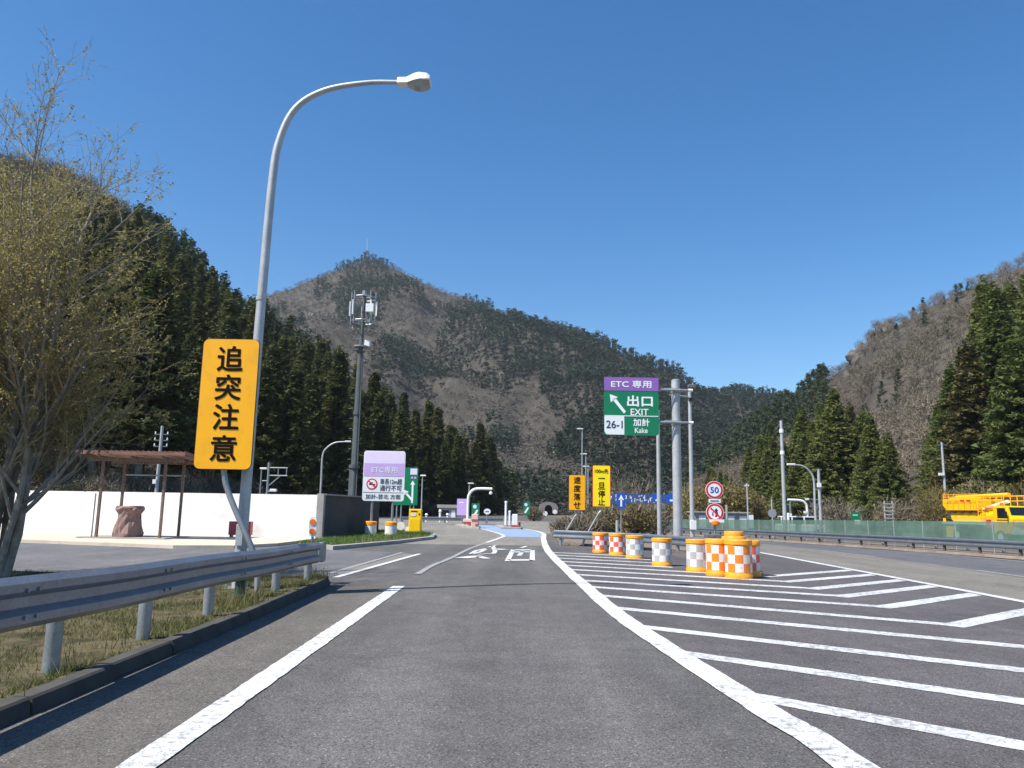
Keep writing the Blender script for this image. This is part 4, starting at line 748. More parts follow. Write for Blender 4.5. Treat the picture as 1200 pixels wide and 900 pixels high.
for k in range(5): MB().box((-0.97, 0.5 + .7 * k, 2.35), (0.04, 0.06, 0.66)).build("rib", "truck_yellow", bo)
for k in range(6): MB().box((-0.956, 0.25 + .58 * k, 2.38), (0.012, 0.025, 0.62)).build("panel_gap", "dark_brown_metal", bo)
MB().box((-0.956, 1.9, 2.48), (0.012, 3.2, 0.025)).build("panel_gap", "dark_brown_metal", bo)
for k, y in enumerate((0.5, 1.3, 2.1, 2.9)): MB().box((-0.7, y, 1.93), (0.3, 0.35, 0.16)).build("hydraulic_block", "dark_steel", tk)
for y in (-0.35, 0.05): MB().cyl((-1.0, y, 1.25), 1.3, .02, seg=6).build("ladder_rail", "truck_yellow", tk)
for k in range(5): MB().box((-1.0, -.15, 1.45 + .24 * k), (.03, .4, .03)).build("ladder_rung", "truck_yellow", tk)
MB().tube([(-.6, .2, 2.78), (-.6, 3.4, 2.78)], .05, 8).build("boom_rail", "truck_yellow", bo)
for x in (-0.93, 0.73):
    for z in (2.86, 3.02): MB().tube([(x, 0.2, z), (x, 3.65, z)], .022, 6).build("rim_rail", "truck_yellow", bo)
    for k in range(7): MB().cyl((x, .25 + .56 * k, 2.7), .32, .02, seg=6).build("rim_post", "truck_yellow", bo)
MB().tube([(-.2, 3.5, 2.85), (-.1, -1.6, 2.95)], .13, 10).build("boom_arm", "truck_yellow", bo); MB().box((-.2, 3.5, 2.8), (.5, .4, .4)).build("boom_joint", "dark_steel", bo)
for x in (-0.95, 0.75):
    MB().tube([(x, 0.1, 2.9), (x, -2.3, 2.9)], 0.03, 8).build("handrail", "truck_yellow", tk); MB().tube([(x, 0.1, 2.6), (x, -2.3, 2.6)], 0.025, 8).build("handrail", "truck_yellow", tk)
    for y in (-2.3, -1.7, -1.1, -0.5): MB().cyl((x, y, 2.3), 0.6, 0.025, seg=8).build("stanchion", "truck_yellow", tk)
MB().tube([(-0.5, 0.2, 2.1), (-0.4, -1.9, 2.55)], 0.1, 10).build("boom", "white_metal", tk); MB().box((-0.1, -0.8, 2.2), (1.4, 1.6, 0.08)).build("boom_deck", "truck_yellow", tk)
MB().box((-1.06, -0.95, 1.2), (0.08, 0.34, 0.5)).build("red_locker", "sign_red", tk); MB().box((-0.9, 3.7, 1.25), (0.12, 0.12, 0.5)).build("rear_post", "truck_yellow", tk)
for s in (-1, 1): MB().box((s * .95, 2.9, 0.62), (0.2, 0.9, 0.7)).build("outrigger", "truck_yellow", tk); 
MB().tube([(-0.7, -1.7, 2.3), (-0.7, -1.7, 2.48)], 0.09, 10).build("beacon", "lamp_orange", tk); MB().tube([(-0.85, 3.6, 2.72), (-0.85, 3.6, 3.1)], 0.09, 10).build("beacon", "lamp_orange", tk)

# ------------------------------------------------------------------ beyond the median: poles, signs, parked vehicle
po = thing("tall_pole", "tall pale concrete pole with small fittings beyond the median", "pole", (21.2, 60, -0.5)); MB().cyl((0, 0, 0), 9.05, 0.17, 0.11, 14).build("pole", "pole_steel", po, smooth=True)
for z in (8.1, 6.4): MB().cyl((0, 0, z), 0.28, 0.17, seg=12).build("band", "white_metal", po)
curved_lamp("curved street lamp bending over the far carriageway", (21.6, 55, -0.5), 5.3, -1.45, 0.09, rise=1.1)
po = thing("signal_pole", "grey pole with side boxes next to the curved far lamp", "pole", (23.16, 58, -0.5)); MB().cyl((0, 0, 0), 5.2, 0.13, 0.1, 12).build("pole", "pole_steel", po, smooth=True)
MB().box((-0.05, 0, 5.15), (0.55, 0.12, 0.1)).build("crossarm", "dark_steel", po); MB().box((-0.05, -0.12, 4.0), (0.26, 0.2, 0.32)).build("box", "white_metal", po)
MB().tube([(0, 0, 2.9), (-0.9, 0, 2.95)], 0.04, 8).build("arm", "galvanised", po); MB().box((-0.95, 0, 2.95), (0.22, 0.16, 0.14)).build("camera", "white_metal", po); MB().box((-0.45, 0, 2.5), (0.5, 0.2, 0.3)).build("cabinet", "dark_steel", po)
po = thing("gantry_arm", "white curved gantry arm with hanging sign before the dark cedars", "gantry", (24.86, 65, -0.5)); MB().tube(smooth_path([(0, 0, 0), (0, 0, 2.2), (-0.12, 0, 2.7), (-0.5, 0, 2.95), (-1.6, 0, 3.0)], 6), 0.1, 12).build("pole", "white_metal", po, smooth=True)
MB().box((-1.42, 0, 2.2), (0.12, 0.12, 1.5)).build("drop_post", "galvanised", po); MB().box((-1.42, -0.08, 1.6), (0.16, 0.1, 0.55)).build("white_tag", "sign_white", po); MB().box((-0.2, -0.08, 2.0), (0.24, 0.1, 0.2)).build("camera", "white_metal", po)
rs = thing("round_sign", "back of a round grey sign on a post beyond the fence", "sign", (18.56, 55, -0.4)); MB().cyl((0, 0.05, 0), 2.75, 0.05, seg=10).build("post", "pole_steel", rs); MB().plate(disc(0, 1.75, 0.3), 0, 0.03).build("disc", "sign_back", rs)
o = tag(MB().cyl((0, 0, 0), 1.9, 0.09, seg=10).build("marker_post", "sign_white", None, (20.4, 57, -0.5)), "short white marker post beside the tall pale pole", "post")
po = thing("hillside_pole", "concrete utility pole with short crossarm on the brushy bank", "pole", (42.15, 75, 3.2)); MB().cyl((0, 0, 0), 5.3, 0.13, 0.1, 12).build("pole", "pole_steel", po, smooth=True); MB().box((0, 0, 5.05), (1.0, 0.1, 0.1)).build("crossarm", "dark_steel", po); MB().box((-0.3, -.1, 2.2), (0.5, 0.2, 0.25)).build("cabinet", "white_metal", po)
po = thing("utility_pole", "thin pole before the olive brown trees", "pole", (22.95, 75, -0.5)); MB().cyl((0, 0, 0), 4.7, 0.09, 0.07, 10).build("pole", "pole_steel", po); MB().box((0, 0, 4.5), (0.4, 0.1, 0.12)).build("lamp_head", "white_metal", po)
o = tag(MB().cyl((0, 0, 0), 2.6, 0.14, 0.11, 10).build("concrete_post", "concrete", None, (21.2, 76, -0.5)), "short stout concrete post before the olive brown trees", "post")
va = thing("parked_van", "white van roof showing above the median fence", "van", (22.9, 61.5, gz(23, 61) ), R(80))
MB().box((0, 0, 0.62), (1.6, 3.6, 0.7)).build("body", "white_metal", va, bevel=0.1); MB().box((0, 0.2, 1.2), (1.45, 2.9, 0.6), taper=0.9).build("cabin", "window_dark", va, bevel=0.06); MB().box((0, 0.2, 1.53), (1.4, 2.7, 0.08)).build("roof", "white_metal", va, bevel=0.03)
for x in (-.75, .75):
    for y in (-1.15, 1.15): MB().tube([(x - .08, y, .3), (x + .08, y, .3)], .3, 18).build("wheel", "rubber", va)
    for y in (-1.1, -.2, .7, 1.5): MB().box((x * .94, y, 1.2), (.05, .09, .6)).build("pillar", "white_metal", va)
gb = thing("green_board", "small green board with a white lower panel beside a brown bush", "sign", (31.1, 70, -0.6)); sign_post(gb, 2.1, 0.05); MB().plate(rrect(-.42, .42, 1.5, 2.2, .04), 0, .03).build("panel", "sign_green", gb); MB().plate([(-.1, 1.1), (.4, 1.1), (.4, 1.49), (-.1, 1.49)], 0, .03).build("lower_panel", "sign_white", gb); MB().plate([(-.25, 1.9), (.2, 1.9), (.2, 1.97), (-.25, 1.97)], -.006, -.001).build("bar", "letter_white", gb)
fr = thing("slatted_frame", "grey steel frame of stacked slats beyond the fence", "frame", (26.8, 55, -0.5))
for x in (-.28, .28): MB().cyl((x, 0, 0), 2.85, .05, seg=8).build("post", "pole_steel", fr)
for k in range(8): MB().box((0, -.05, 0.9 + .25 * k), (.75 if k % 2 else .62, .04, .07)).build("slat", "pole_steel", fr)
lb = thing("low_building", "low grey roadside building with pale doors beyond the fence", "building", (24.6, 92, -0.6)); MB().box((0, 0, .95), (6.2, 3, 1.9)).build("wall", "shed_grey", lb); MB().box((0, 0, 1.98), (6.6, 3.5, .16)).build("roof", "concrete", lb, bevel=.02)
for x in (-2.2, -.6, 1.1, 2.5): MB().box((x, -1.52, .85), (.8, .04, 1.5)).build("door" if x != -.6 else "window", "white_metal" if x != -.6 else "window_dark", lb)
MB().box((3.4, -1.6, 1.0), (0.5, 0.3, 1.5)).build("side_panel", "sign_white", lb)
# blue overhead direction board far ahead
bs = thing("blue_direction_board", "long blue direction board with white lettering beyond the island shrubs", "sign", (9.95, 60, -0.4))
for x in (-2.0, 2.0): MB().cyl((x, .1, 0), 3.2, .07, seg=10).build("post", "galvanised", bs)
MB().plate(rrect(-2.4, 2.35, 2.3, 3.05, .05), 0, .04).build("panel", "board_blue", bs)
rb_ = random.Random(4)
for k in range(10):
    b = MB(); x0 = -2.2 + .36 * k; n_ = 0
    for q in range(rb_.randint(3, 5)):
        x = x0 + rb_.uniform(0, .22); z = 2.7 + rb_.uniform(-.24, .2); w, h = ((.05, rb_.uniform(.12, .3)) if rb_.random() < .5 else (rb_.uniform(.1, .22), .05)); b.plate([(x, z - h / 2), (x + w, z - h / 2 + .03), (x + w, z + h / 2 + .03), (x, z + h / 2)], -.008 - .0006 * q, -.001)
    b.build("white_mark", "letter_white", bs)
for x in (1.45, 2.55): MB().plate(disc(x, 2.75, .42, 8), -.012, .03).build("round_shield", "sign_blue", bs); MB().box((x + .05, -.016, 2.6), (.4, .006, .14)).build("shield_mark", "letter_white", bs)
for x, y, h, lab in ((8.35, 90, 11.3, "tallest thin lamp post rising behind the amber and yellow signs"), (8.85, 90.6, 8.4, "middle thin lamp post rising behind the yellow signs"), (9.2, 91.5, 7.0, "shortest thin lamp post rising behind the yellow signs")):
    o = thing("lamp_post", lab, "street lamp", (x, y, -0.5)); MB().cyl((0, 0, 0), h, .09, .05, 8).build("post", "pole_steel", o); MB().box((-.25, 0, h), (.75, .25, .12)).build("lamp_head", "white_metal", o, bevel=.03)

# ------------------------------------------------------------------ hills
from mathutils import noise as mn
HL = [(-56,60,-245,240,116),(-47,60,-207,240,111),(-39,60,-168,235,99),(-36,62,-148,230,94),(-34,64,-134,230,87),(-32,66,-118,228,76),(-30,70,-103,226,64),(-28,75,-90,225,51),(-27,82,-79,228,43),(-24,90,-66,232,36),(-22,100,-54,236,28),(-19,115,-40,240,17),(-14,135,-27,245,8),(-8,160,-14,250,1),(-4,185,-5,255,-2),(1,215,1,262,-3)]
HM = [(-262,330,-700,900,120),(-162,330,-458,900,163),(-122,330,-372,950,250),(-93,330,-295,980,285),(-75,330,-245,1000,314),(-60,330,-200,1000,330),(-45,325,-151,985,311),(-28,325,-90,960,277),(-10,325,-34,930,253),(5,330,9,910,233),(31,340,79,880,210),(47,350,118,870,187),(68,360,167,870,162),(90,370,218,880,141),(105,380,250,890,131),(122,390,286,900,128),(150,400,355,930,123),(199,400,479,950,113),(300,400,700,950,90)]
HR = [(41,215,66,320,-3),(43,190,76,330,3),(44,175,88,350,16),(44,165,99,370,27),(45,150,118,390,40),(46,140,135,400,51),(47,130,147,395,57),(49,122,156,385,63),(49,115,165,375,69),(50,112,168,368,73),(50,110,169,365,81),(50,106,174,360,90),(50,100,181,352,90),(51,92,192,335,97),(52,86,201,318,101),(53,80,208,300,103),(55,74,226,285,111),(58,66,253,270,119)]
HL = [(a, b, c, d, z + 8 * min(1, max(0, z) / 25)) for a, b, c, d, z in HL]
HR = [(a, b, c, d, z + (-2 if 2 <= i <= 6 else 2 if i < 2 else 4 if i <= 8 else 0)) for i, (a, b, c, d, z) in enumerate(HR)]
HM = [(a, b, c, d, z - {9: 4, 10: 9, 11: 12, 12: 8, 13: 3}.get(i - 1, 0)) for i, (a, b, c, d, z) in enumerate(HM)]
class Hill:
    def __init__(s, cols, amp, freq, power, seed):
        s.c = np.array(cols, float); s.amp, s.freq, s.pw, s.seed = amp, freq, power, seed
    def col(s, u):
        k = u * (len(s.c) - 1); i = min(int(k), len(s.c) - 2); f = k - i; return s.c[i] * (1 - f) + s.c[i + 1] * f
    def at(s, u, v):
        fx, fy, rx_, ry_, rz_ = s.col(u); x = fx + (rx_ - fx) * v; y = fy + (ry_ - fy) * v
        h = rz_ * (v ** s.pw) if v <= 1 else rz_ * (1 - 0.9 * (v - 1))
        w = min(1, v * 3) * (1 - 0.92 * max(0, min(1, (v - .7) * 3.4)) if v < 1 else 0.08)
        h += s.amp * w * min(1, abs(rz_) / 30) * (mn.fractal(Vector((x * s.freq, y * s.freq, s.seed)), 1.0, 2.0, 4))
        return x, y, h - 0.3
    def mesh(s, name, mat, nu, nv):
        us = np.linspace(0, 1, nu); vs = list(np.linspace(0, 1, nv)) + [1.08, 1.25, 1.5]
        b = MB(); b.add([s.at(u, v) for v in vs for u in us], [(j * nu + i, j * nu + i + 1, (j + 1) * nu + i + 1, (j + 1) * nu + i) for j in range(len(vs) - 1) for i in range(nu - 1)])
        o = b.build(name, mat, smooth=True)
        if o.data.polygons[len(o.data.polygons) // 3].normal.z < 0: o.data.flip_normals()
        return structure(o)
hillL, hillM, hillR = Hill(HL, 7, .02, 1.05, 3.1), Hill(HM, 58, .0062, 1.18, 8.7), Hill(HR, 9, .015, 1.15, 5.2)
hillL.mesh("wooded_hill", "forest_floor", 90, 40); hillM.mesh("mountain", "forest_floor", 170, 70); hillR.mesh("rocky_hill", "forest_floor", 110, 50)
BE = lambda p: (600 + 900 * p[0] / p[1], 597 - 900 * (p[2] - 1.3) / p[1])   # bearing and elevation of a spot on the slopes

# ------------------------------------------------------------------ plant shapes
def rand_tris(C, size, r, flat=0.0):
    """random small triangles round centres C (n,3)"""
    n = len(C); D = r.normal(size=(n, 3, 3)); D /= np.linalg.norm(D, axis=2, keepdims=True); D[:, :, 2] *= (1 - flat)
    return (C[:, None, :] + D * (size * r.uniform(.6, 1.3, (n, 1, 1)))).reshape(-1, 3)
def conifer(seed, H, Rr, nb, ncl, ntri, size, base=0.12, power=0.95):
    r = np.random.default_rng(seed); t = base + (1 - base) * r.random(nb) ** 0.85; az = r.random(nb) * 6.283
    q = (t - base) / (1 - base); L = Rr * np.maximum(0.06, (1 - q) ** power) * r.uniform(.72, 1.12, nb) * np.where(q < .12, .55 + 3 * q, 1); tb = np.clip(r.normal(.45, .2, nb), 0, 1)
    C = []; tn = []
    for s in np.linspace(.3, 1.0, ncl):
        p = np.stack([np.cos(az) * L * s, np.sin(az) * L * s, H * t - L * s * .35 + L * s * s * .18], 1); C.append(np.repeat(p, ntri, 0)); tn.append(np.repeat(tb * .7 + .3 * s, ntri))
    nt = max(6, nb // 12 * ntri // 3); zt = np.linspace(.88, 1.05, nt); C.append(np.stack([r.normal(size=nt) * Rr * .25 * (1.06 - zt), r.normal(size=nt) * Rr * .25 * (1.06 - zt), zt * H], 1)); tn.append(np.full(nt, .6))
    C = np.concatenate(C); tn = np.concatenate(tn); C = C + r.normal(size=C.shape) * size * .62 * np.array([1, 1, .8])
    V = rand_tris(C, size, r, .25); return V, np.repeat(np.clip(tn + r.normal(size=len(tn)) * .1, 0, 1), 3)
def bare(seed, H, Rr, n, ln, wd, base=.3):
    """fuzz of thin twigs spread through a rounded crown, pointing up and out, plus a few limbs"""
    r = np.random.default_rng(seed); d = r.normal(size=(n, 3)); d /= np.linalg.norm(d, axis=1, keepdims=True); rad = r.random(n) ** .4
    lump = 1 + .25 * np.sin(d[:, 0] * 5 + seed) * np.cos(d[:, 1] * 4 + seed * 2)
    C = d * rad[:, None] * np.array([Rr, Rr, H * (1 - base) / 2]) * lump[:, None]; up = C / np.array([Rr, Rr, H * .5]) * .8 + np.array([0, 0, .55]) + r.normal(size=(n, 3)) * .55
    up /= np.linalg.norm(up, axis=1, keepdims=True); C[:, 2] += H * (1 + base) / 2; side = np.cross(up, r.normal(size=(n, 3))); side /= np.linalg.norm(side, axis=1, keepdims=True)
    l = ln * r.uniform(.5, 1.3, (n, 1)); w = wd * r.uniform(.6, 1.4, (n, 1)); V = np.stack([C - up * l * .5 - side * w, C - up * l * .5 + side * w, C + up * l * .5], 1).reshape(-1, 3)
    nl = 7; a = r.random(nl) * 6.283; e = np.stack([np.cos(a) * Rr * .6, np.sin(a) * Rr * .6, np.full(nl, H * .75)], 1); limbs = []
    for k in range(nl):
        s = np.array([-math.sin(a[k]), math.cos(a[k]), 0]) * H * .012; limbs += [-s * 1.6, s * 1.6, e[k]]
    V = np.concatenate([V, np.array(limbs)]); return V, np.clip(np.repeat(np.concatenate([.25 + .6 * r.random(n), np.full(nl, .3)]), 3), 0, 1)
def tris(V): return np.arange(len(V)).reshape(-1, 3)
def forest(name, label, cat, spots, protos, mat):
    """one mass of distant trees: spots (x, y, z, scale, angle, proto)"""
    Vs, Ts = [], []
    for x, y, z, s, a, k, dt in spots:
        V, tn = protos[k]; c, sn = math.cos(a), math.sin(a); W = np.empty_like(V); W[:, 0] = (V[:, 0] * c - V[:, 1] * sn) * s + x; W[:, 1] = (V[:, 0] * sn + V[:, 1] * c) * s + y; W[:, 2] = V[:, 2] * s + z
        Vs.append(W); Ts.append(np.clip(tn * .6 + dt, 0, 1))
    V = np.concatenate(Vs); return stuff(tag(link(name, np_mesh(name, V, tris(V), mat, np.concatenate(Ts))), label, cat))
def trunk_mesh(H, r, mat, name="trunk"):
    b = MB(); n = 7; b.tube([(0.012 * H * math.sin(i * .9) * i / n, 0.01 * H * math.cos(i * 1.3) * i / n, H * i / n - (0.6 if i == 0 else 0)) for i in range(n + 1)], [r * (1 - .9 * i / n) for i in range(n + 1)], 7)
    o = b.build(name, mat, smooth=True); me = o.data; bpy.data.objects.remove(o); return me
# conifers close enough to tell apart
CON = []
for k in range(6):
    H = (21, 19, 22, 18, 20, 23)[k]; hi = k < 3
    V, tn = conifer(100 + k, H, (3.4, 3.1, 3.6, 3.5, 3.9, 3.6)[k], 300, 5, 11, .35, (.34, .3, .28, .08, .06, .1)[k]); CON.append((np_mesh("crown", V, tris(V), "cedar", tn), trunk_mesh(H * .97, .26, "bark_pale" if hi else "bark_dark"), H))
CONB = []
for k in range(4):
    H = (22, 20, 24, 21)[k]; V, tn = conifer(140 + k, H, (4.8, 5.2, 5.3, 4.7)[k], 420, 6, 13, .33, .04, .86); CONB.append((np_mesh("crown", V, tris(V), "cedar_brown" if k == 3 else "cedar_bright", tn), trunk_mesh(H * .97, .3, "bark_dark"), H))
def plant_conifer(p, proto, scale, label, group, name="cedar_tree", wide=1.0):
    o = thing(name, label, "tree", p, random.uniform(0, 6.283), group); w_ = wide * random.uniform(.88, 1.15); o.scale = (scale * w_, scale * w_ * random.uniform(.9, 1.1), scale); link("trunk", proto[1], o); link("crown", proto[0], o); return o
FARC = [conifer(200 + k, 20, 3.7, 50, 3, 4, 1.0, .05) for k in range(4)]
RIDGEC = [conifer(210 + k, 12, 3.7, 44, 3, 4, .8, .02, .75) for k in range(4)]
TINYC = [conifer(220 + k, 14, 3.1, 17, 2, 2, 1.6, .03, .95) for k in range(4)]
MIDB = [bare(240 + k, 10, 4.2, 330, 1.9, .075) for k in range(4)]
def puff(seed, H, Rr, n, size):
    r = np.random.default_rng(seed); d = r.normal(size=(n, 3)); d /= np.linalg.norm(d, axis=1, keepdims=True); C = d * (r.random(n) ** .35)[:, None] * np.array([Rr, Rr, H * .42]); C[:, 2] += H * .55
    return rand_tris(C, size, r), np.repeat(np.clip(.15 + .5 * r.random(n) + .35 * d[:, 2], 0, 1), 3)
TINYB = [puff(260 + k, 8, 4.0, 44, 1.05) for k in range(4)]
def scatter(hill, n, mind, keep, vmin=0.0, vmax=1.0, seed=1):
    r = random.Random(seed); cells = {}; out = []
    for _ in range(n):
        u, v = r.random(), vmin + (vmax - vmin) * r.random(); p = hill.at(u, v)
        if not keep(p, u, v, r): continue
        ci, cj = int(p[0] // mind), int(p[1] // mind)
        if any((q[0] - p[0]) ** 2 + (q[1] - p[1]) ** 2 < mind * mind for a in (-1, 0, 1) for b in (-1, 0, 1) for q in cells.get((ci + a, cj + b), ())): continue
        cells.setdefault((ci, cj), []).append(p); out.append((p, u, v))
    return out
N3 = lambda p, f, s: mn.noise(Vector((p[0] * f, p[1] * f, s)))
# left wooded hill
def inview(p, lo=-160, hi=1360): return lo < BE(p)[0] < hi
pts = scatter(hillL, 16000, 3.5, lambda p, u, v, r: inview(p), 0, 1.03, 11)
con, bar = [], []
for p, u, v in pts:
    B, E = BE(p); brown = (B < 135 and E < 300 and N3(p, .02, 1) > -.5) or (300 < B < 480 and 480 < E < 570 and N3(p, .03, 4) > .12) or N3(p, .03, 9) > .42
    (bar if brown else con).append((p, u, v))
con.sort(key=lambda q: q[0][0] ** 2 + q[0][1] ** 2)
near = [q for q in con if BE(q[0])[0] > 455][:60]; ids = {id(q) for q in near}
front = [q for q in con if id(q) not in ids][:210]; ids |= {id(q) for q in front}
for p, u, v in front:
    B, E = BE(p); grp = "front cedars of the wooded hill"
    lab = ("tall cedar with pale bare lower trunk behind the white wall" if B < 240 else "dark cedar on the slope behind the amber sign and street lamp" if B < 370 else "dark cedar on the slope around the phone tower foot")
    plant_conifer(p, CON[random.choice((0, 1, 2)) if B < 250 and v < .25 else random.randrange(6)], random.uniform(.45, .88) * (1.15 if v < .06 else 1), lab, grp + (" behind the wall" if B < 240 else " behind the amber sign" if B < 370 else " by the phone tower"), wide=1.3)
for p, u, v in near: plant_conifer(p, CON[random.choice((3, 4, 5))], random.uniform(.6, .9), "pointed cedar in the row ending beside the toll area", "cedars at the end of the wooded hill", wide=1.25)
forest("cedar_forest", "dense dark cedar forest covering the upper wooded hill", "forest", [(*q[0], random.uniform(.45, .72), random.uniform(0, 6.28), random.randrange(4), random.uniform(0, .4)) for q in con if id(q) not in ids], FARC, "cedar_far")
extra = scatter(hillL, 2500, 4.6, lambda p, u, v, r: BE(p)[0] < 120 and BE(p)[1] < 290, .5, 1.02, 12)
forest("bare_woodland", "grey brown leafless trees on the upper wooded hill", "woodland", [(*p, random.uniform(.5, .95), random.uniform(0, 6.28), random.randrange(4), random.uniform(0, .35)) for p, u, v in bar + extra], MIDB, "bare_twigs")
# the mountain
def mtn_con(p):
    B, E = BE(p); edge = 602 + max(0, E - 395) * .42; right = (B - edge) / 40
    n = mn.noise(Vector((p[0] * .014, p[1] * .0055, 2))) + .55 * mn.noise(Vector((p[0] * .035, p[1] * .013, 6))); bias = -.06 if E > 440 else .05
    if B < 420 and E > 330: bias += .12
    return right > 0 + 1.2 * N3(p, .02, 3) or n > .03 - bias * 1.0
pm = scatter(hillM, 60000, 4.7, lambda p, u, v, r: 230 < BE(p)[0] < 990 and p[2] > -2, 0.0, 1.04, 21)
pm += scatter(hillM, 16000, 5.4, lambda p, u, v, r: 590 < BE(p)[0] < 990 and p[2] > -2 and mtn_con(p), 0.0, 1.04, 22)
cm_s, bm_s = [], []
for p, u, v in pm:
    (cm_s if mtn_con(p) else bm_s).append((*p, random.uniform(.55, .95), random.uniform(0, 6.28), random.randrange(4), max(0, .2 + .4 * N3(p, .015, 14) + random.uniform(-.18, .2))))
forest("mountain_conifers", "dark conifer woods in patches over the mountain", "forest", cm_s, TINYC, "cedar_mountain")
forest("mountain_woodland", "leafless grey brown woodland over the mountain slopes", "woodland", bm_s, TINYB, "bare_twigs_far")
forest("blossom_trees", "scattered pale flowering trees on the mountain slope", "trees", [(*p, random.uniform(.5, .9), 0, 0, .4) for p, u, v in scatter(hillM, 1200, 30, lambda p, u, v, r: 300 < BE(p)[0] < 660 and 330 < BE(p)[1] < 540, .1, .95, 23)[:26]], TINYB, "blossom")
# rocky hill
def rr_keep(p, u, v, r): B = BE(p)[0]; return 790 < B < 1290
pr_ = scatter(hillR, 15000, 4.6, rr_keep, 0, 1.02, 31); far_c, far_b = [], []
for p, u, v in pr_:
    B, E = BE(p); pt = (*p, random.uniform(.6, 1.0), random.uniform(0, 6.28), random.randrange(4), random.uniform(.0, .4))
    if B < 985 and v > .52 + .25 * N3(p, .03, 1) and B < 975: far_c.append((*p, random.uniform(.6, 1.0), *pt[4:]))
    elif (N3(p, .03, 5) > .36 and v > .3) or random.random() < .035 : far_c.append((*p, random.uniform(.3, .6), *pt[4:]))
    elif v > .03: far_b.append((*p, pt[3] * random.choice((.7, .9, 1.0)) * (1.0 if v < .7 else .72), pt[4], pt[5], max(0, .2 + .6 * N3(p, .02, 11) + random.uniform(-.2, .25))))
forest("ridge_conifers", "dark conifers along the lower ridge of the rocky hill", "forest", far_c, RIDGEC, "cedar_far")
forest("bare_hillside_woodland", "leafless brown woodland covering the rocky hill", "woodland", far_b, MIDB, "bare_twigs")
def cluster(n, mind, b0, b1, v0, v1, size, label, brown, grp, seed, cond=lambda B, v: True):
    for p, u, v in scatter(hillR, n, mind, lambda p, u, v, r: b0 < BE(p)[0] < b1 and cond(BE(p)[0], v), v0, v1, seed):
        k = random.choices(range(4), (3, 3, 3, 1.6))[0]; plant_conifer(p, CONB[k], size(BE(p)[0]) * random.uniform(.82, 1.12), brown if k == 3 else label, grp + (", brownish" if k == 3 else ""), wide=1.25)
cluster(4500, 4.8, 1082, 1310, .0, .27, lambda B: .48 + min(1, max(0, (B - 1082) / 100)) * .68, "bright green cedar in the stand above the yellow truck", "brownish green cedar in the stand above the yellow truck", "cedars above the truck", 41, lambda B, v: v < .03 + (B - 1082) / 100 * .16)
cluster(3000, 4.4, 885, 1048, .0, .13, lambda B: .58 + .2 * max(0, 1 - abs(B - 975) / 70), "dark green cedar in the stand behind the curved far lamp", "brownish cedar in the stand behind the curved far lamp", "cedars behind the far lamp", 42, lambda B, v: B > 885 + v * 120 and v < .13 - max(0, B - 1000) * .0025)
cluster(700, 6.5, 830, 900, .0, .14, lambda B: .48, "smaller dark cedar behind the olive brown roadside trees", "smaller brownish cedar behind the olive brown roadside trees", "small cedars", 43)
# cliff on the rocky hill's shoulder
rc = random.Random(5); cb_ = [hillR.at(.545, v) for v in (.9, .95, 1.0)]
rocks = thing("rock_outcrop", "pale rocky crag on the shoulder of the bare hill", "rock", cb_[1])
for k in range(46):
    bm = bmesh.new(); bmesh.ops.create_icosphere(bm, subdivisions=2, radius=1.0); sx, sy, sz = rc.uniform(1.4, 3.2), rc.uniform(1.5, 3), rc.uniform(1.8, 5); o_ = rc.uniform(0, 99)
    for v in bm.verts:
        q = v.co.copy(); f = 1 + .55 * noise_(q * 1.5 + Vector((o_, 0, 0))) + .3 * noise_(q * 3.7 + Vector((0, o_, 0))); v.co = Vector((q.x * sx * f, q.y * sy * f, q.z * sz * f))
    me = bpy.data.meshes.new("boulder"); bm.to_mesh(me); bm.free(); me.materials.append(M["rock"]); dx = rc.uniform(-9, 14)
    link("boulder", me, rocks, (dx, rc.uniform(-22, -4), rc.uniform(-14, 4) + (dx * .9 if dx < 4 else 3.6 + (dx - 4) * .3) + 5), rc.uniform(0, 6))
# mast on the summit
sm = thing("summit_mast", "tiny lattice mast on the mountain summit", "mast", (-200, 1000, 326))
for dx, dy in ((-1.5, -1.5), (1.5, -1.5), (0, 1.5)): MB().tube([(dx, dy, 0), (dx * .25, dy * .25, 36)], .22, 6).build("leg", "sign_back", sm)
for z in range(4, 36, 5): s_ = 1 - .75 * z / 36; MB().tube([(-1.5 * s_, -1.5 * s_, z), (1.5 * s_, -1.5 * s_, z + 2)], .14, 5).build("brace", "sign_back", sm)

# ------------------------------------------------------------------ roadside shrubs and small trees
def shrub(label, x, y, z, h, r, mat, leaf=0, seed=1, name="shrub", group=None, wd=.03, ln=.5, n=900):
    o = thing(name, label, "shrub" if "tree" not in name else "tree", (x, y, z), 0, group); V, tn = bare(seed, h, r, n, ln, wd, .05); link("twigs", np_mesh("twigs", V, tris(V), "bare_twigs" if leaf else mat, tn), o)
    b = MB(); rs_ = random.Random(seed)
    for k in range(5): a = rs_.uniform(0, 6.28); b.tube([(0, 0, -.1), (r * .25 * math.cos(a), r * .25 * math.sin(a), h * .35), (r * .5 * math.cos(a), r * .5 * math.sin(a), h * .75)], [.012 * h + .01, .008 * h + .008, .004], 5)
    b.build("stems", "bark_dark", o)
    if leaf:
        rr = np.random.default_rng(seed + 50); d = rr.normal(size=(leaf, 3)); d /= np.linalg.norm(d, axis=1, keepdims=True); C = d * (rr.random(leaf) ** .35)[:, None] * np.array([r, r, h * .46]) * (1 + .3 * np.sin(d[:, :1] * 6 + seed) * np.cos(d[:, 1:2] * 5)); C[:, 2] += h * .52
        V = rand_tris(C, .03 * h + .045, rr); link("leaves", np_mesh("leaves", V, tris(V), mat, np.repeat(rr.random(leaf), 3)), o)
    return o
shrub("olive green bushy shrub on the island behind the guard rail", 6.1, 38, .05, 1.65, .95, "olive_leaf", 1900, 1)
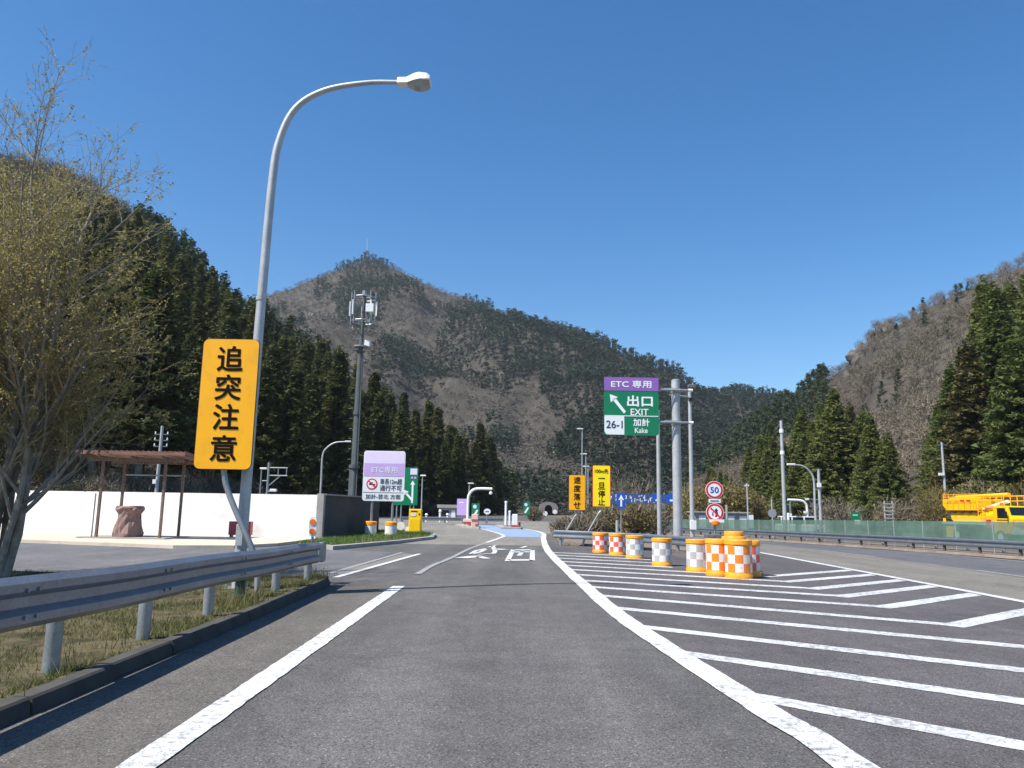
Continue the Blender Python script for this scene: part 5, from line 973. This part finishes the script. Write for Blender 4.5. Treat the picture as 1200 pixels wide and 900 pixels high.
shrub("wide olive shrub beside the blue arrow sign's post", 5.0, 40, .05, 1.45, .95, "olive_leaf", 1400, 2)
shrub("low yellowish shrub under the yellow sign", 4.05, 37.5, .05, .95, .7, "olive_leaf", 1200, 3)
shrub("grey leafless scrub below the bent amber sign", 3.3, 36.5, .05, 1.0, .8, "bare_twigs", 0, 4, n=380)
shrub("grey tangled brush at the island edge", 2.75, 38.5, .05, .9, .8, "bare_twigs", 0, 5, n=600)
shrub("leafless thicket between the poles on the island", 7.7, 42, 0, 1.8, 1.3, "bare_twigs", 0, 6, n=800)
shrub("pale forked leafless tree behind the blue direction board", 9.1, 64, -.4, 6.2, 2.0, "bare_twigs", 0, 7, "bare_tree", ln=1.3, wd=.02, n=260)
shrub("reddish brown leafless thicket behind the blue direction board", 10.3, 66, -.4, 4.6, 2.6, "bare_twigs", 0, 8, n=1100, ln=1.0)
shrub("brown thicket at the far end of the island", 7.2, 66, -.4, 3.4, 2.4, "bare_twigs", 0, 9, n=1000, ln=.9)
shrub("rust brown bush near the toll signal", 2.9, 92, -.06, 1.7, 1.1, "olive_leaf", 900, 10)
for k, (x, y, h, r) in enumerate(((23.5, 100, 5.5, 2.8), (27, 102, 6.2, 3.0), (30.5, 104, 6.0, 2.8), (33.5, 106, 4.6, 2.6), (21, 108, 4.2, 2.6))): shrub("olive brown leafy tree beyond the low roadside building", x, y, -.7, h, r, "olive_leaf", 3200, 20 + k, "olive_tree", "olive brown trees beyond the median")
shrub("rounded brown leafless bush before the dark cedars", 31.8, 76, -.6, 3.6, 3.0, "bare_twigs", 0, 30, n=1700, ln=.8)
for k, (x, y, h, r, lf) in enumerate(((36.5, 73, 3.6, 2.6, 900), (39.5, 71.5, 5.0, 3.0, 0), (43, 71, 5.2, 3.2, 1200), (46.5, 70, 5.4, 3.2, 0), (50, 69, 5.4, 3.2, 900), (53, 68, 5.6, 3.2, 0), (41.3, 68, 3.4, 2.4, 1500))): shrub("straggling brown and olive brush on the bank behind the works truck" if k > 1 else "brown brush on the bank beside the slatted frame", x, y, -.6, h, r, "olive_leaf", lf, 40 + k, "brush", "brush behind the truck" if k > 1 else "brush by the frame", n=1500, ln=.9)
def under():
    out = []; r = random.Random(77)
    for _ in range(170):
        u = r.random() * .85; v = r.uniform(-.03, .06); p = hillL.at(u, max(0, v)); out.append((p[0] + r.uniform(-2, 2), p[1] - r.uniform(0, 5), max(-.1, p[2] - .2), r.uniform(.2, .42), r.uniform(0, 6.28), r.randrange(4), r.uniform(0, .3)))
    return out
forest("undergrowth", "grey brown brush along the foot of the wooded hill", "brush", under(), MIDB, "bare_twigs")

# ------------------------------------------------------------------ budding trees beside the guard rail
def budding_tree(label, x, y, seed, H, nst, lean):
    r = random.Random(seed); o = thing("budding_tree", label, "tree", (x, y, .08)); big, twg = MB(), MB(); LV, LT = [], []
    def leaf(p, s, tint):
        a = Vector((r.gauss(0, 1), r.gauss(0, 1), r.gauss(0, 1))).normalized(); b_ = a.cross(Vector((r.gauss(0, 1), r.gauss(0, 1), r.gauss(0, 1)))).normalized(); p = Vector(p) + a * s * .6
        LV.extend([p - a * s * .5, p + b_ * s * .32, p + a * s * .6, p - a * s * .5, p + a * s * .6, p - b_ * s * .32]); LT.extend([tint] * 6)
    def grow(p, d, L, rad, lev):
        n = (9, 6, 5, 3)[lev]; path = [Vector(p)]; dirs = []; d = d.normalized()
        for i in range(n):
            d = (d + Vector((r.gauss(0, .09), r.gauss(0, .09), r.gauss(0, .07) + (.05, .05, .045, .02)[lev]))).normalized(); path.append(path[-1] + d * L / n); dirs.append(d.copy())
        rr = [max(.0022, rad * (1 - .8 * i / n)) for i in range(n + 1)]; (big if lev < 2 else twg).tube(path, rr, (7, 5, 3, 3)[lev], caps=lev == 0)
        if lev < 3:
            k = (int(12 + L), 8, 5)[lev]
            for j in range(k):
                f = (.14, .2, .15)[lev] + (.98 - (.14, .2, .15)[lev]) * ((j + r.random()) / k) ** (1.15 if lev == 0 else 1); i = min(n - 1, int(f * n)); q = path[i].lerp(path[i + 1], f * n - i); az = r.uniform(0, 6.283)
                u = dirs[i].orthogonal().normalized(); u.rotate(Matrix.Rotation(az, 3, dirs[i]) if False else Matrix.Rotation(az, 3, dirs[i])); ang = r.uniform(.45, .95); nd = dirs[i] * math.cos(ang) + u * math.sin(ang) + Vector((.06, 0, .12))
                grow(q, nd, L * (.42, .5, .5)[lev] * r.uniform(.6, 1.15) * (1.1 - .45 * f), rr[i] * .55, lev + 1)
        if lev >= 2:
            m = (10 if lev == 2 else 12) if path[0].z < 5 else (6 if lev == 2 else 7)
            for j in range(m):
                f = r.uniform(.15, 1); i = min(n - 1, int(f * n)); q = path[i].lerp(path[i + 1], f * n - i)
                if q.z > H * .8 and r.random() < .6: continue
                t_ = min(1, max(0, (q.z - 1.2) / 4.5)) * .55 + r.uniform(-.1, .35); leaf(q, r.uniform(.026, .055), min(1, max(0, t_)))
    for k in range(nst):
        a = 6.283 * k / nst + r.uniform(-.4, .4); ln_ = lean * r.uniform(.5, 1.3); grow((.16 * math.cos(a), .16 * math.sin(a), -.1), Vector((math.cos(a) * ln_ + .06, math.sin(a) * ln_, 1)), H * r.uniform(.72, 1.0), r.uniform(.05, .085), 0)
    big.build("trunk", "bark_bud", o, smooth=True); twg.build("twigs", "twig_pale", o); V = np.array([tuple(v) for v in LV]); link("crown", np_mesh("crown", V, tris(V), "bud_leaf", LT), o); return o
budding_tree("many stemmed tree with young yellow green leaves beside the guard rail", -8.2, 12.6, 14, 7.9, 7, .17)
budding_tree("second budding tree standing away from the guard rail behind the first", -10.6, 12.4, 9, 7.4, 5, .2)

# ------------------------------------------------------------------ thin valley air
hz = MB(); hz.box((0, 700, 195), (3400, 2600, 400)); hz = hz.build("haze", "black")
hm = bpy.data.materials.new("haze_air"); hm.use_nodes = True; hn = hm.node_tree.nodes; hn.remove(hn["Principled BSDF"])
pv = hn.new("ShaderNodeVolumePrincipled"); pv.inputs["Color"].default_value = (0.82, 0.9, 1.0, 1); pv.inputs["Density"].default_value = 0.0001; pv.inputs["Anisotropy"].default_value = 0.2
hm.node_tree.links.new(pv.outputs[0], hn["Material Output"].inputs["Volume"]); hz.data.materials.clear(); hz.data.materials.append(hm); stuff(hz)
hz["label"] = "thin bluish valley haze"; hz["category"] = "haze"
